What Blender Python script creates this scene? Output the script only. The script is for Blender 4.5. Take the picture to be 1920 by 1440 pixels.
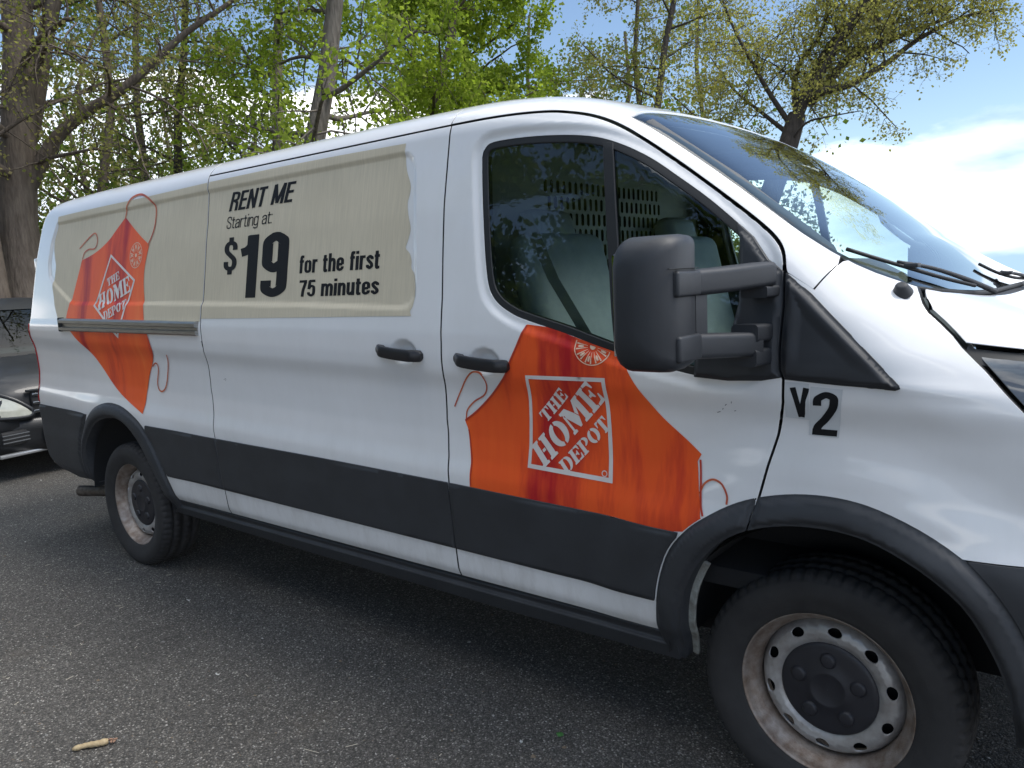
import bpy, bmesh, math, random
import numpy as np
from mathutils import Vector, Matrix
from mathutils.kdtree import KDTree
from mathutils.geometry import delaunay_2d_cdt
for o in list(bpy.data.objects): bpy.data.objects.remove(o, do_unlink=True)
scene = bpy.context.scene
COL = scene.collection
rad = math.radians
random.seed(7); RNG = np.random.default_rng(7)

# ------------------------------------------------------------------ camera
cd = bpy.data.cameras.new('camera'); cam = bpy.data.objects.new('camera', cd); COL.objects.link(cam)
_yaw, _pitch, _roll = rad(129.1507), rad(-7.6703), rad(-2.6473)
_d = Vector((math.cos(_yaw)*math.cos(_pitch), math.sin(_yaw)*math.cos(_pitch), math.sin(_pitch)))
_r = Vector((math.sin(_yaw), -math.cos(_yaw), 0)); _u = _r.cross(_d)
_r2 = _r*math.cos(_roll)+_u*math.sin(_roll); _u2 = _u*math.cos(_roll)-_r*math.sin(_roll)
M = Matrix((( _r2.x, _u2.x, -_d.x, .6527), (_r2.y, _u2.y, -_d.y, -2.98805), (_r2.z, _u2.z, -_d.z, 1.51194), (0,0,0,1)))
cam.matrix_world = M
cd.sensor_fit = 'HORIZONTAL'; cd.sensor_width = 36; cd.lens = 36*1490.763/1920
cd.clip_start = .05; cd.clip_end = 3000
scene.camera = cam
scene.render.resolution_x, scene.render.resolution_y = 1024, 768

# ------------------------------------------------------------------ world: daylight sky with broken cloud
SUN_EL, SUN_AZ = rad(54), rad(24)          # azimuth measured from +X towards +Y
world = bpy.data.worlds.new('World'); scene.world = world; world.use_nodes = True
wn, wl = world.node_tree.nodes, world.node_tree.links
wn.clear()
def wnode(t, **k):
    n = wn.new(t)
    for a, b in k.items(): setattr(n, a, b)
    return n
sky = wnode('ShaderNodeTexSky', sky_type='NISHITA', sun_disc=False, sun_elevation=SUN_EL, sun_rotation=rad(90)-SUN_AZ, altitude=50, air_density=1.0, dust_density=.25, ozone_density=1.7)
bg_sky = wnode('ShaderNodeBackground'); bg_sky.inputs['Strength'].default_value = .062
wl.new(sky.outputs[0], bg_sky.inputs[0])
tc = wnode('ShaderNodeTexCoord')
mp = wnode('ShaderNodeMapping'); mp.inputs['Scale'].default_value = (1.0, 1.0, 2.6); mp.inputs['Location'].default_value = (3.4, 6.2, 1.1)
wl.new(tc.outputs['Generated'], mp.inputs[0])
n1 = wnode('ShaderNodeTexNoise'); n1.inputs['Scale'].default_value = 2.1; n1.inputs['Detail'].default_value = 9; n1.inputs['Roughness'].default_value = .52
wl.new(mp.outputs[0], n1.inputs['Vector'])
sep = wnode('ShaderNodeSeparateXYZ'); wl.new(tc.outputs['Generated'], sep.inputs[0])
# more cover towards the horizon, broken higher up
cov = wnode('ShaderNodeFloatCurve'); cv = cov.mapping.curves[0]      # height above the horizon -> extra cover
cv.points[0].location = (0, .98); cv.points[1].location = (1, .58)
for q in ((.035, .76), (.10, .62), (.20, .465), (.30, .37), (.62, .40), (.82, .56)): cv.points.new(*q)
cov.mapping.update(); wl.new(sep.outputs[2], cov.inputs['Value'])
cofs = wnode('ShaderNodeMath', operation='SUBTRACT'); cofs.inputs[1].default_value = .5; wl.new(cov.outputs[0], cofs.inputs[0])
add = wnode('ShaderNodeMath', operation='ADD'); wl.new(n1.outputs['Fac'], add.inputs[0]); wl.new(cofs.outputs[0], add.inputs[1])
mask = wnode('ShaderNodeMapRange', interpolation_type='SMOOTHSTEP'); mask.inputs['From Min'].default_value = .50; mask.inputs['From Max'].default_value = .55
wl.new(add.outputs[0], mask.inputs['Value'])
n2 = wnode('ShaderNodeTexNoise'); n2.inputs['Scale'].default_value = 2.2; n2.inputs['Detail'].default_value = 6
mp2 = wnode('ShaderNodeMapping'); mp2.inputs['Scale'].default_value = (1, 1, 3.0); mp2.inputs['Location'].default_value = (3.1, .4, 1.2)
wl.new(tc.outputs['Generated'], mp2.inputs[0]); wl.new(mp2.outputs[0], n2.inputs['Vector'])
cr = wnode('ShaderNodeValToRGB'); cr.color_ramp.elements[0].position = .36; cr.color_ramp.elements[0].color = (.23, .33, .46, 1)
cr.color_ramp.elements[1].position = .56; cr.color_ramp.elements[1].color = (1, 1, 1, 1)
wl.new(n2.outputs['Fac'], cr.inputs[0])
bg_cl = wnode('ShaderNodeBackground'); bg_cl.inputs['Strength'].default_value = .85
wl.new(cr.outputs[0], bg_cl.inputs[0])
mix = wnode('ShaderNodeMixShader'); wl.new(mask.outputs[0], mix.inputs[0]); wl.new(bg_sky.outputs[0], mix.inputs[1]); wl.new(bg_cl.outputs[0], mix.inputs[2])
wo = wnode('ShaderNodeOutputWorld'); wl.new(mix.outputs[0], wo.inputs[0])

sl = bpy.data.lights.new('sun', 'SUN'); sl.energy = 1.2; sl.angle = rad(24); sl.color = (1, .95, .88)
sun = bpy.data.objects.new('sun', sl); COL.objects.link(sun)
sd = Vector((math.cos(SUN_EL)*math.cos(SUN_AZ), math.cos(SUN_EL)*math.sin(SUN_AZ), math.sin(SUN_EL)))
sun.rotation_euler = sd.to_track_quat('Z', 'Y').to_euler(); sun.location = sd*40
scene.view_settings.view_transform = 'Standard'; scene.view_settings.look = 'None'
scene.view_settings.exposure = 1.52; scene.view_settings.gamma = 1; scene.view_settings.use_curve_mapping = False
scene.render.engine = 'CYCLES'
scene.cycles.max_bounces = 7; scene.cycles.diffuse_bounces = 3; scene.cycles.glossy_bounces = 4; scene.cycles.transparent_max_bounces = 12

# ------------------------------------------------------------------ materials
MATS = {}
def mat(name, base, rough=.5, metal=0., coat=0., var=None, var_scale=6., bump=0., bump_scale=300., spec=.5, rough_var=0., stretch=None, coat_rough=.04):
    if name in MATS: return MATS[name]
    m = bpy.data.materials.new(name); m.use_nodes = True
    nt = m.node_tree; N, L = nt.nodes, nt.links; b = N['Principled BSDF']
    b.inputs['Base Color'].default_value = (*base, 1); b.inputs['Roughness'].default_value = rough; b.inputs['Metallic'].default_value = metal
    b.inputs['Specular IOR Level'].default_value = spec
    if coat: b.inputs['Coat Weight'].default_value = coat; b.inputs['Coat Roughness'].default_value = coat_rough
    tcn = N.new('ShaderNodeTexCoord'); vec = tcn.outputs['Object']
    if stretch:
        mpn = N.new('ShaderNodeMapping'); mpn.inputs['Scale'].default_value = stretch; L.new(vec, mpn.inputs[0]); vec = mpn.outputs[0]
    if var is not None:
        n = N.new('ShaderNodeTexNoise'); n.inputs['Scale'].default_value = var_scale; n.inputs['Detail'].default_value = 6; n.inputs['Roughness'].default_value = .6
        L.new(vec, n.inputs['Vector'])
        r = N.new('ShaderNodeValToRGB'); r.color_ramp.elements[0].position = .33; r.color_ramp.elements[1].position = .67
        r.color_ramp.elements[0].color = (*var, 1); r.color_ramp.elements[1].color = (*base, 1)
        L.new(n.outputs['Fac'], r.inputs[0]); L.new(r.outputs[0], b.inputs['Base Color'])
        if rough_var:
            mr = N.new('ShaderNodeMapRange'); mr.inputs['To Min'].default_value = rough-rough_var; mr.inputs['To Max'].default_value = rough+rough_var
            L.new(n.outputs['Fac'], mr.inputs['Value']); L.new(mr.outputs[0], b.inputs['Roughness'])
    if bump:
        n = N.new('ShaderNodeTexNoise'); n.inputs['Scale'].default_value = bump_scale; n.inputs['Detail'].default_value = 3
        L.new(tcn.outputs['Object'], n.inputs['Vector'])
        bn = N.new('ShaderNodeBump'); bn.inputs['Strength'].default_value = bump; bn.inputs['Distance'].default_value = .002
        L.new(n.outputs['Fac'], bn.inputs['Height']); L.new(bn.outputs[0], b.inputs['Normal'])
    MATS[name] = m; return m
def glass_mat(name, tint, refl=1.0, ior=1.52):
    m = bpy.data.materials.new(name); m.use_nodes = True
    N, L = m.node_tree.nodes, m.node_tree.links; N.clear()
    o = N.new('ShaderNodeOutputMaterial'); mx = N.new('ShaderNodeMixShader'); t = N.new('ShaderNodeBsdfTransparent'); g = N.new('ShaderNodeBsdfGlossy'); f = N.new('ShaderNodeFresnel')
    f.inputs['IOR'].default_value = ior; t.inputs[0].default_value = (*tint, 1); g.inputs['Roughness'].default_value = .01; g.inputs[0].default_value = (refl,)*3+(1,)
    mm = N.new('ShaderNodeMath'); mm.operation = 'MULTIPLY'; mm.inputs[1].default_value = 1.35; mm.use_clamp = True   # two faces of the pane
    L.new(f.outputs[0], mm.inputs[0]); L.new(mm.outputs[0], mx.inputs[0]); L.new(t.outputs[0], mx.inputs[1]); L.new(g.outputs[0], mx.inputs[2]); L.new(mx.outputs[0], o.inputs[0])
    MATS[name] = m; return m
def paint_mat():
    m = mat('white_paint', (.80, .80, .80), .32, coat=.9, var=(.765, .765, .76), var_scale=3.0, coat_rough=.05)
    # road film: streaky brown-grey dust, heavier towards the sills
    N, L = m.node_tree.nodes, m.node_tree.links; b = N['Principled BSDF']; src = b.inputs['Base Color'].links[0].from_socket
    tcn = N.new('ShaderNodeTexCoord'); mpn = N.new('ShaderNodeMapping'); mpn.inputs['Scale'].default_value = (9, 9, 2.2); L.new(tcn.outputs['Object'], mpn.inputs[0])
    n = N.new('ShaderNodeTexNoise'); n.inputs['Scale'].default_value = 1.4; n.inputs['Detail'].default_value = 8; n.inputs['Roughness'].default_value = .7; L.new(mpn.outputs[0], n.inputs['Vector'])
    sx = N.new('ShaderNodeSeparateXYZ'); L.new(tcn.outputs['Object'], sx.inputs[0])
    g = N.new('ShaderNodeMapRange'); g.inputs['From Min'].default_value = .95; g.inputs['From Max'].default_value = .42; g.inputs['To Min'].default_value = .12; g.inputs['To Max'].default_value = 1.0; L.new(sx.outputs[2], g.inputs['Value'])
    k = N.new('ShaderNodeMapRange'); k.inputs['From Min'].default_value = .45; k.inputs['From Max'].default_value = .75; k.inputs['To Max'].default_value = .38; L.new(n.outputs['Fac'], k.inputs['Value'])
    mu = N.new('ShaderNodeMath'); mu.operation = 'MULTIPLY'; L.new(g.outputs[0], mu.inputs[0]); L.new(k.outputs[0], mu.inputs[1])
    mx = N.new('ShaderNodeMix'); mx.data_type = 'RGBA'; L.new(mu.outputs[0], mx.inputs[0]); L.new(src, mx.inputs[6]); mx.inputs[7].default_value = (.34, .31, .27, 1); L.new(mx.outputs[2], b.inputs['Base Color'])
    return m
WHITE = paint_mat()
PLASTIC = mat('black_plastic', (.034, .037, .042), .55, var=(.026, .028, .032), var_scale=9, bump=.25, bump_scale=900)
MIRPL = mat('mirror_plastic', (.022, .025, .030), .50, var=(.017, .019, .023), var_scale=8, bump=.2, bump_scale=1200)
RUBBER = mat('rubber_gap_shade', (.012, .013, .014), .55)  # real rubber, and also the painted shade in panel gaps and above the headlamps
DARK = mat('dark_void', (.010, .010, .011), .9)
TYRE = mat('tyre_rubber', (.030, .029, .029), .82, var=(.020, .019, .019), var_scale=14, bump=.3, bump_scale=400)
STEEL = mat('wheel_steel', (.44, .435, .43), .45, metal=.5, var=(.31, .29, .275), var_scale=22)
RUST = mat('rusty_steel', (.36, .315, .28), .50, metal=.55, var=(.20, .145, .11), var_scale=28, bump=.4, bump_scale=300)
CAP = mat('cap_plastic', (.022, .022, .028), .48, var=(.016, .016, .02), var_scale=20)
GLASS_S = glass_mat('side_glass', (.74, .88, .84))
GLASS_W = glass_mat('windshield_glass', (.76, .88, .88))
METAL = mat('brushed_metal', (.42, .42, .40), .38, metal=.9, var=(.26, .26, .25), var_scale=30, stretch=(.4, 1, 12))
SEAT = mat('seat_vinyl', (.21, .225, .225), .6, var=(.17, .185, .19), var_scale=12)
TRIM = mat('cabin_trim', (.10, .105, .11), .7)
BULK = mat('bulkhead_paint', (.24, .255, .255), .55)
BLACKINK = mat('black_ink', (.010, .0105, .012), .6, spec=.2)
WHITEINK = mat('white_ink', (.74, .71, .68), .42, var=(.66, .60, .57), var_scale=12)
CREAMINK = mat('cream_ink', (.80, .56, .40), .45)

# ------------------------------------------------------------------ object helpers
def link(o, parent=None):
    COL.objects.link(o)
    if parent is not None: o.parent = parent
    return o
def empty(name, loc=(0,0,0), rz=0., parent=None):
    o = bpy.data.objects.new(name, None); o.location = loc; o.rotation_euler = (0,0,rz); o.empty_display_size = .2
    return link(o, parent)
def tag(o, label=None, cat=None, group=None, kind=None):
    if label: o['label'] = label
    if cat: o['category'] = cat
    if group: o['group'] = group
    if kind: o['kind'] = kind
    return o
def mesh_obj(name, V, Fc, m, parent=None, normals=None, smooth=True, mats=None, midx=None):
    if mats is None and isinstance(m, tuple): mats, midx = list(m[0]), m[1]
    me = bpy.data.meshes.new(name)
    V = np.asarray(V, np.float32)
    if isinstance(Fc, np.ndarray):
        n, k = Fc.shape
        me.vertices.add(len(V)); me.vertices.foreach_set('co', V.ravel())
        me.loops.add(n*k); me.loops.foreach_set('vertex_index', Fc.astype(np.int32).ravel())
        me.polygons.add(n); me.polygons.foreach_set('loop_start', np.arange(0, n*k, k, dtype=np.int32))
        me.update(calc_edges=True)
    else:
        me.from_pydata([tuple(v) for v in V], [], [tuple(f) for f in Fc]); me.update()
    if mats:
        for q in mats: me.materials.append(q)
        me.polygons.foreach_set('material_index', np.asarray(midx, np.int32))
    else: me.materials.append(m)
    me.polygons.foreach_set('use_smooth', np.full(len(me.polygons), bool(smooth)))
    if normals is not None:
        me.normals_split_custom_set_from_vertices([tuple(v) for v in np.asarray(normals)])
    return link(bpy.data.objects.new(name, me), parent)
def bm_obj(name, bm, m, parent=None, smooth=False, bevel=0., seg=2, sub=0, angle=35):
    me = bpy.data.meshes.new(name)
    bmesh.ops.recalc_face_normals(bm, faces=bm.faces[:])
    if bevel: bmesh.ops.bevel(bm, geom=[e for e in bm.edges if e.calc_face_angle(0) > rad(30)], offset=bevel, segments=seg, profile=.5, affect='EDGES', clamp_overlap=True)
    bm.to_mesh(me); bm.free(); me.materials.append(m)
    for p in me.polygons: p.use_smooth = smooth or bool(bevel)
    if bevel or smooth:
        try: me.set_sharp_from_angle(angle=rad(angle))
        except Exception: pass
    o = link(bpy.data.objects.new(name, me), parent)
    return o
def box_bm(bm, c, s, rot=None):
    r = bmesh.ops.create_cube(bm, size=1)
    mtx = Matrix.Translation(c) @ (rot if rot is not None else Matrix.Identity(4)) @ Matrix.Diagonal((*s, 1))
    bmesh.ops.transform(bm, matrix=mtx, verts=r['verts']); return r['verts']
def box(name, c, s, m, parent=None, bevel=.004, rot=None, seg=2):
    bm = bmesh.new(); box_bm(bm, c, s, rot); return bm_obj(name, bm, m, parent, bevel=bevel, seg=seg)
def tube(path, radii, sides=8, cap=True):
    P = np.asarray(path, float); n = len(P); radii = np.broadcast_to(radii, n)
    t = np.empty_like(P); t[1:-1] = P[2:]-P[:-2]; t[0] = P[1]-P[0]; t[-1] = P[-1]-P[-2]; t /= np.sqrt((t*t).sum(1))[:, None]+1e-9
    ref = (0., 0., 1.) if abs(t[0][2]) < .9 else (1., 0., 0.)
    def cr(a, b): return np.stack([a[1]*b[2]-a[2]*b[1], a[2]*b[0]-a[0]*b[2], a[0]*b[1]-a[1]*b[0]], -1)
    x = cr(ref, t.T); x /= np.sqrt((x*x).sum(1))[:, None]+1e-9; y = cr(t.T, x.T)
    a = np.arange(sides)*(2*np.pi/sides)
    V = (P[:, None]+radii[:, None, None]*(np.cos(a)[None, :, None]*x[:, None]+np.sin(a)[None, :, None]*y[:, None])).reshape(-1, 3)
    i = (np.arange(n-1)*sides)[:, None]; j = np.arange(sides)[None]; k = (j+1) % sides
    F = np.stack([i+j, i+k, i+sides+k, i+sides+j], -1).reshape(-1, 4)
    if cap: F = [tuple(q) for q in F.tolist()]+[tuple(range(sides))[::-1], tuple((n-1)*sides+q for q in range(sides))]
    return V, F
def tube_obj(name, path, radii, m, parent=None, sides=8):
    V, F = tube(path, radii, sides); return mesh_obj(name, V, F, m, parent)
def loft_obj(name, rings, m, parent=None, cap=True, smooth=True, mirror_caps=False):
    k = len(rings[0]); V = [v for r in rings for v in r]; F = []
    for i in range(len(rings)-1):
        for j in range(k): F.append((i*k+j, i*k+(j+1)%k, (i+1)*k+(j+1)%k, (i+1)*k+j))
    if cap: F.append(tuple(range(k))[::-1]); F.append(tuple((len(rings)-1)*k+j for j in range(k)))
    bm = bmesh.new(); vs = [bm.verts.new(v) for v in V]
    for f in F: bm.faces.new([vs[q] for q in f])
    return bm_obj(name, bm, m, parent, smooth=smooth)
# ---- shape of the van's side skin: half width as a function of length X and height Z ----
def catmull(P, n):
    P = np.asarray(P, float); Q = np.vstack([2*P[0]-P[1], P, 2*P[-1]-P[-2]]); out = []
    for i in range(1, len(Q)-2):
        t = np.linspace(0, 1, n, endpoint=False)[:, None]
        a, b, c, d = Q[i-1], Q[i], Q[i+1], Q[i+2]
        out.append(.5*(2*b+(c-a)*t+(2*a-5*b+4*c-d)*t*t+(3*b-a-3*c+d)*t**3))
    return np.vstack(out+[P[-1:]])
CROWN = catmull([(-4.86,.36),(-4.865,.8),(-4.86,1.2),(-4.835,1.5),(-4.80,1.8),(-4.765,1.96),(-4.70,2.05),(-4.55,2.092),(-4.2,2.108),
    (-3.4,2.113),(-2.5,2.115),(-1.5,2.115),(-1.08,2.103),(-.8,2.058),(-.58,1.972),(-.3,1.785),(.02,1.545),(.2,1.452),(.45,1.36),(.7,1.245),
    (.86,1.11),(.93,.95),(.95,.7),(.95,.36)], 4)
_pz = np.array([(.25,.88),(.42,.955),(.47,.985),(.56,1.0),(.80,1.022),(.845,1.022),(.90,1.008),(.98,1.000),(1.06,1.002),(1.125,1.007),(1.15,1.012),(1.20,1.030),(1.25,1.034),(1.33,1.031),(1.40,1.020),(1.75,.957),(2.16,.868)])
_tz = np.arange(.15, 2.3, .001)
_tw = np.interp(_tz, _pz[:,0], _pz[:,1])
_k = np.exp(-.5*(np.arange(-45,46)/11.)**2); _k /= _k.sum()
_tw = np.convolve(np.pad(_tw, 45, mode='edge'), _k, mode='valid')
def sstep(a, b, x):
    t = np.clip((x-a)/(b-a), 0, 1); return t*t*(3-2*t)
def seg_dist(X, Z, P, closed=False):
    P = np.asarray(P, float); A = P if closed else P[:-1]; B = np.roll(P, -1, 0) if closed else P[1:]
    out = np.full(X.shape, 1e9)
    for s in range(0, len(X), 6000):
        x = X[s:s+6000, None]; z = Z[s:s+6000, None]
        dx, dz = B[:,0]-A[:,0], B[:,1]-A[:,1]
        t = np.clip(((x-A[:,0])*dx+(z-A[:,1])*dz)/(dx*dx+dz*dz+1e-18), 0, 1)
        out[s:s+6000] = np.sqrt(((x-A[:,0]-t*dx)**2+(z-A[:,1]-t*dz)**2).min(1))
    return out
def inside(X, Z, A, B):
    out = np.zeros(X.shape, bool)
    for s in range(0, len(X), 6000):
        x = X[s:s+6000, None]; z = Z[s:s+6000, None]
        c = (A[:,1] > z) != (B[:,1] > z)
        with np.errstate(divide='ignore', invalid='ignore'):
            xi = A[:,0]+(z-A[:,1])*(B[:,0]-A[:,0])/(B[:,1]-A[:,1])
        out[s:s+6000] = (np.sum(c & (x < xi), 1) % 2) == 1
    return out
def sdf(X, Z, P):
    P = np.asarray(P, float); d = seg_dist(X, Z, P, True)
    return np.where(inside(X, Z, P, np.roll(P, -1, 0)), -d, d)
CLOSED = np.vstack([CROWN, [(.95,-1),(-4.86,-1)]])
_cm = CROWN[:,1] > .97; _cx, _cz = CROWN[_cm][:,0], CROWN[_cm][:,1]
def roll_r(X):
    return .07+.04*sstep(-4.75, -4.3, X)+.17*sstep(-.1, .35, X)
def tumble(X, Z):
    k = sstep(.65,.75,Z)*(1-sstep(1.3,1.4,Z))
    zz = Z+.022*(X+1.26)*k
    return np.interp(zz, _tz, _tw)
def S(X, Z, fine=True):
    X = np.asarray(X, float).ravel(); Z = np.asarray(Z, float).ravel()
    w = tumble(X, Z)
    w = w-.11*np.clip((X-.1)/.8, 0, 2)**2-.012*np.clip((-4.2-X)/.6, 0, 2)**2
    zt = np.interp(X, _cx, _cz); near = (X < -4.55) | (X > .5) | (Z > zt-.42)
    e = np.full(X.shape, 9.)
    if near.any():
        xn, zn = X[near], Z[near]
        e[near] = np.where(inside(xn, zn, CLOSED, np.roll(CLOSED, -1, 0)), 1, -1)*seg_dist(xn, zn, CROWN)
    r = roll_r(X); q = np.clip((r-e)/r, 0, .995)
    w = w-r*(1-np.sqrt(1-q*q))
    # swelling of the front wing round the wheel
    d = np.hypot(X, Z-.36); w = w+.020*(1-sstep(.60,.76,d))*sstep(.35,.6,Z)*sstep(-.9,-.5,X)
    d = np.hypot(X+3.75, Z-.36); w = w+.010*(1-sstep(.56,.80,d))*sstep(.35,.6,Z)
    if fine: w = fine_shape(X, Z, w)
    return w
def fine_shape(X, Z, w): return w
# ------------------------------------------------------------------ sheets of bodywork cut to an outline and laid on a curved skin
def densify(P, step, closed=True):
    P = np.asarray(P, float); out = []
    n = len(P); rng = range(n if closed else n-1)
    for i in rng:
        a, b = P[i], P[(i+1) % n]; k = max(1, int(np.ceil(np.linalg.norm(b-a)/step)))
        for t in range(k): out.append(a+(b-a)*t/k)
    if not closed: out.append(P[-1])
    return np.array(out)
def smooth_poly(P, n=6, closed=True):
    P = np.asarray(P, float)
    if closed:
        Q = np.vstack([P[-2:], P, P[:2]]); out = catmull(Q, n); return out[2*n:-2*n][:len(P)*n]
    return catmull(P, n)
def cut_mesh(pts, edges, step, pad=.45):
    """triangles of the area bounded by the edges (even-odd), with an inner grid of the given spacing"""
    A, B = pts[edges[:,0]], pts[edges[:,1]]
    lo, hi = pts.min(0), pts.max(0)
    G = np.zeros((0,2))
    if step:
        kd = KDTree(len(pts))
        for i, q in enumerate(pts): kd.insert((q[0], q[1], 0), i)
        kd.balance()
        rows = []; xs = np.arange(lo[0]+step/2, hi[0], step)
        for z in np.arange(lo[1]+step/2, hi[1], step):
            c = (A[:,1] > z) != (B[:,1] > z)
            if not c.any(): continue
            xi = np.sort(A[c,0]+(z-A[c,1])*(B[c,0]-A[c,0])/(B[c,1]-A[c,1]))
            x = xs[(np.searchsorted(xi, xs) % 2) == 1]
            dmin = pad*step
            x = np.array([q for q in x if kd.find((q, z, 0))[2] > dmin])
            if len(x): rows.append(np.stack([x, np.full(len(x), z)], 1))
        if rows: G = np.vstack(rows)
    allp = np.vstack([pts, G])
    vs, es, fs, _, _, _ = delaunay_2d_cdt([Vector((float(p[0]), float(p[1]))) for p in allp], [(int(a), int(b)) for a, b in edges], [], 0, 1e-7, False)
    V = np.array([(v.x, v.y) for v in vs]); T = np.array([f for f in fs if len(f) == 3], np.int64)
    test = (T < len(pts)).all(1) if len(V) == len(allp) else np.ones(len(T), bool)
    keep = ~test; c = V[T[test]].mean(1); keep[test] = inside(c[:,0], c[:,1], A, B); T = T[keep]
    used = np.unique(T); remap = -np.ones(len(V), np.int64); remap[used] = np.arange(len(used))
    return V[used], remap[T]
def loops_to_edges(loops, step):
    pts, ed, k = [], [], 0
    for L in loops:
        L = densify(L, step); n = len(L); pts.append(L); ed += [(k+i, k+(i+1) % n) for i in range(n)]; k += n
    return np.vstack(pts), np.array(ed)
def skin(V2, T, f, inward, flange=0., lip=.0016):
    h = 1e-3
    P = f(V2); Px = f(V2+np.array([h, 0])); Pz = f(V2+np.array([0, h]))
    N = np.cross(Px-P, Pz-P); N /= np.linalg.norm(N, axis=1)[:, None]+1e-15
    inward = np.asarray(inward, float)
    flip = (N@inward) > 0; N[flip] *= -1
    fn = np.cross(P[T[:,1]]-P[T[:,0]], P[T[:,2]]-P[T[:,0]])
    bad = (fn*N[T[:,0]]).sum(1) < 0; T = T.copy(); T[bad] = T[bad][:, ::-1]
    if flange:
        E = np.vstack([T[:,[0,1]], T[:,[1,2]], T[:,[2,0]]]); key = np.sort(E, 1); kk = key[:,0]*len(P)+key[:,1]
        u, idx, cnt = np.unique(kk, return_index=True, return_counts=True); Bd = E[idx[cnt == 1]]
        out = np.zeros_like(P); ev = P[Bd[:,1]]-P[Bd[:,0]]; ev /= np.linalg.norm(ev, axis=1)[:, None]+1e-15
        o = np.cross(ev, N[Bd[:,0]])
        np.add.at(out, Bd[:,0], o); np.add.at(out, Bd[:,1], o)
        bv = np.unique(Bd); out[bv] /= np.linalg.norm(out[bv], axis=1)[:, None]+1e-15
        m = len(bv); base = len(P); mp = -np.ones(len(P), np.int64); mp[bv] = np.arange(m)
        r1 = P[bv]+out[bv]*lip-N[bv]*lip*1.2; n1 = out[bv]*.85+N[bv]*.5
        r2 = r1+inward*flange; n2 = out[bv]
        P = np.vstack([P, r1, r2]); N = np.vstack([N, n1/np.linalg.norm(n1, axis=1)[:, None], n2])
        a, b = Bd[:,0], Bd[:,1]; a1, b1 = base+mp[a], base+mp[b]; a2, b2 = a1+m, b1+m
        T = np.vstack([T, np.stack([b, a, a1], 1), np.stack([b, a1, b1], 1), np.stack([b1, a1, a2], 1), np.stack([b1, a2, b2], 1)])
    return P, T, N
def side_map(off=0., fine=True, sgn=-1, extra=None):
    def f(V):
        w = S(V[:,0], V[:,1], fine)+off
        if extra is not None: w = w+extra(V[:,0], V[:,1])
        return np.stack([V[:,0], sgn*w, V[:,1]], 1)
    return f
def side_sheet(name, loops, m, parent, step=.012, off=0., flange=.03, fine=True, sgn=-1, extra=None, edge_step=None, lip=.0016, dark_rim=False):
    if dark_rim: lip = .0007
    pts, ed = loops_to_edges(loops, edge_step or step)
    V2, T = cut_mesh(pts, ed, step); nT = len(T)
    P, T, N = skin(V2, T, side_map(off, fine, sgn, extra), (0, -sgn, 0), flange, lip)
    if dark_rim:
        nb = len(T)-nT; ix = np.zeros(len(T)); ix[nT+nb//2:] = 1; m = ((m, RUBBER), ix)  # sides of the panel gaps coloured black, standing in for the shade inside
    return mesh_obj(name, P, T, m, parent, N)
def edges_sheet(name, pts, ed, m, parent, step=.012, off=.0016, flange=0., sgn=-1):
    V2, T = cut_mesh(np.asarray(pts, float), np.asarray(ed), step)
    P, T, N = skin(V2, T, side_map(off, True, sgn), (0, -sgn, 0), flange)
    return mesh_obj(name, P, T, m, parent, N)
def ribbon(P, width, n=6):
    C = catmull(P, n); t = np.gradient(C, axis=0); t /= np.linalg.norm(t, axis=1)[:, None]+1e-12; nn = np.stack([-t[:,1], t[:,0]], 1)
    w = np.broadcast_to(width, len(C))[:, None]/2
    return np.vstack([C+nn*w, (C-nn*w)[::-1]])
# ------------------------------------------------------------------ the van: bodywork
RECESS = np.array([(-4.485,1.962),(-4.545,1.84),(-4.56,1.71),(-4.53,1.63),(-4.435,1.572),(-4.215,1.478),(-4.15,1.464),(-2.966,1.446),(-2.067,1.428),(-1.46,1.408),(-1.405,1.418),(-1.376,1.455),(-1.376,1.52),(-1.40,1.76),(-1.42,1.92),(-1.437,1.955),(-1.47,1.978),(-1.52,1.985),(-2.9,1.982)])
WIN = smooth_poly([(-1.121,1.909),(-1.112,1.938),(-1.075,1.956),(-.938,1.953),(-.786,1.937),(-.673,1.915),(-.579,1.880),(-.481,1.828),(-.386,1.763),(-.295,1.697),(-.209,1.626),(-.165,1.585),(-.116,1.518),(-.106,1.428),(-.116,1.321),(-.150,1.245),(-.210,1.220),(-.30,1.224),(-.40,1.243),(-.533,1.274),(-.631,1.303),(-.735,1.335),(-.868,1.370),(-.935,1.391),(-.997,1.423),(-1.037,1.462),(-1.058,1.512),(-1.077,1.603),(-1.096,1.73),(-1.115,1.858)], 4)
DIMPLES = [(-1.432,1.262), (-1.052,1.240)]
def fine_shape(X, Z, w):
    w = w.copy()
    k = (X > -4.7) & (X < -1.2) & (Z > 1.3)
    if k.any():
        d = sdf(X[k], Z[k], RECESS); w[k] -= .0095*(1-sstep(-.026, 0, d))
    k = (X > -1.25) & (X < .1) & (Z > 1.1)
    if k.any():
        d = sdf(X[k], Z[k], WIN); w[k] -= .009*(1-sstep(.010, .040, d))
    for cx, cz in DIMPLES:
        q = np.hypot((X-cx)/.072, (Z-cz)/.050); w = w-.024*(1-sstep(.45, 1.0, q))
    # waist crease running forward from the mirror triangle
    k = (X > .1) & (X < .8)
    zc = 1.222-.10*(X-.2); w = w+np.where(k, .004*np.exp(-((Z-zc)/.018)**2)*sstep(.12, .22, X)*(1-sstep(.3, .5, X)), 0)
    return w
E0 = .010
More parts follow.
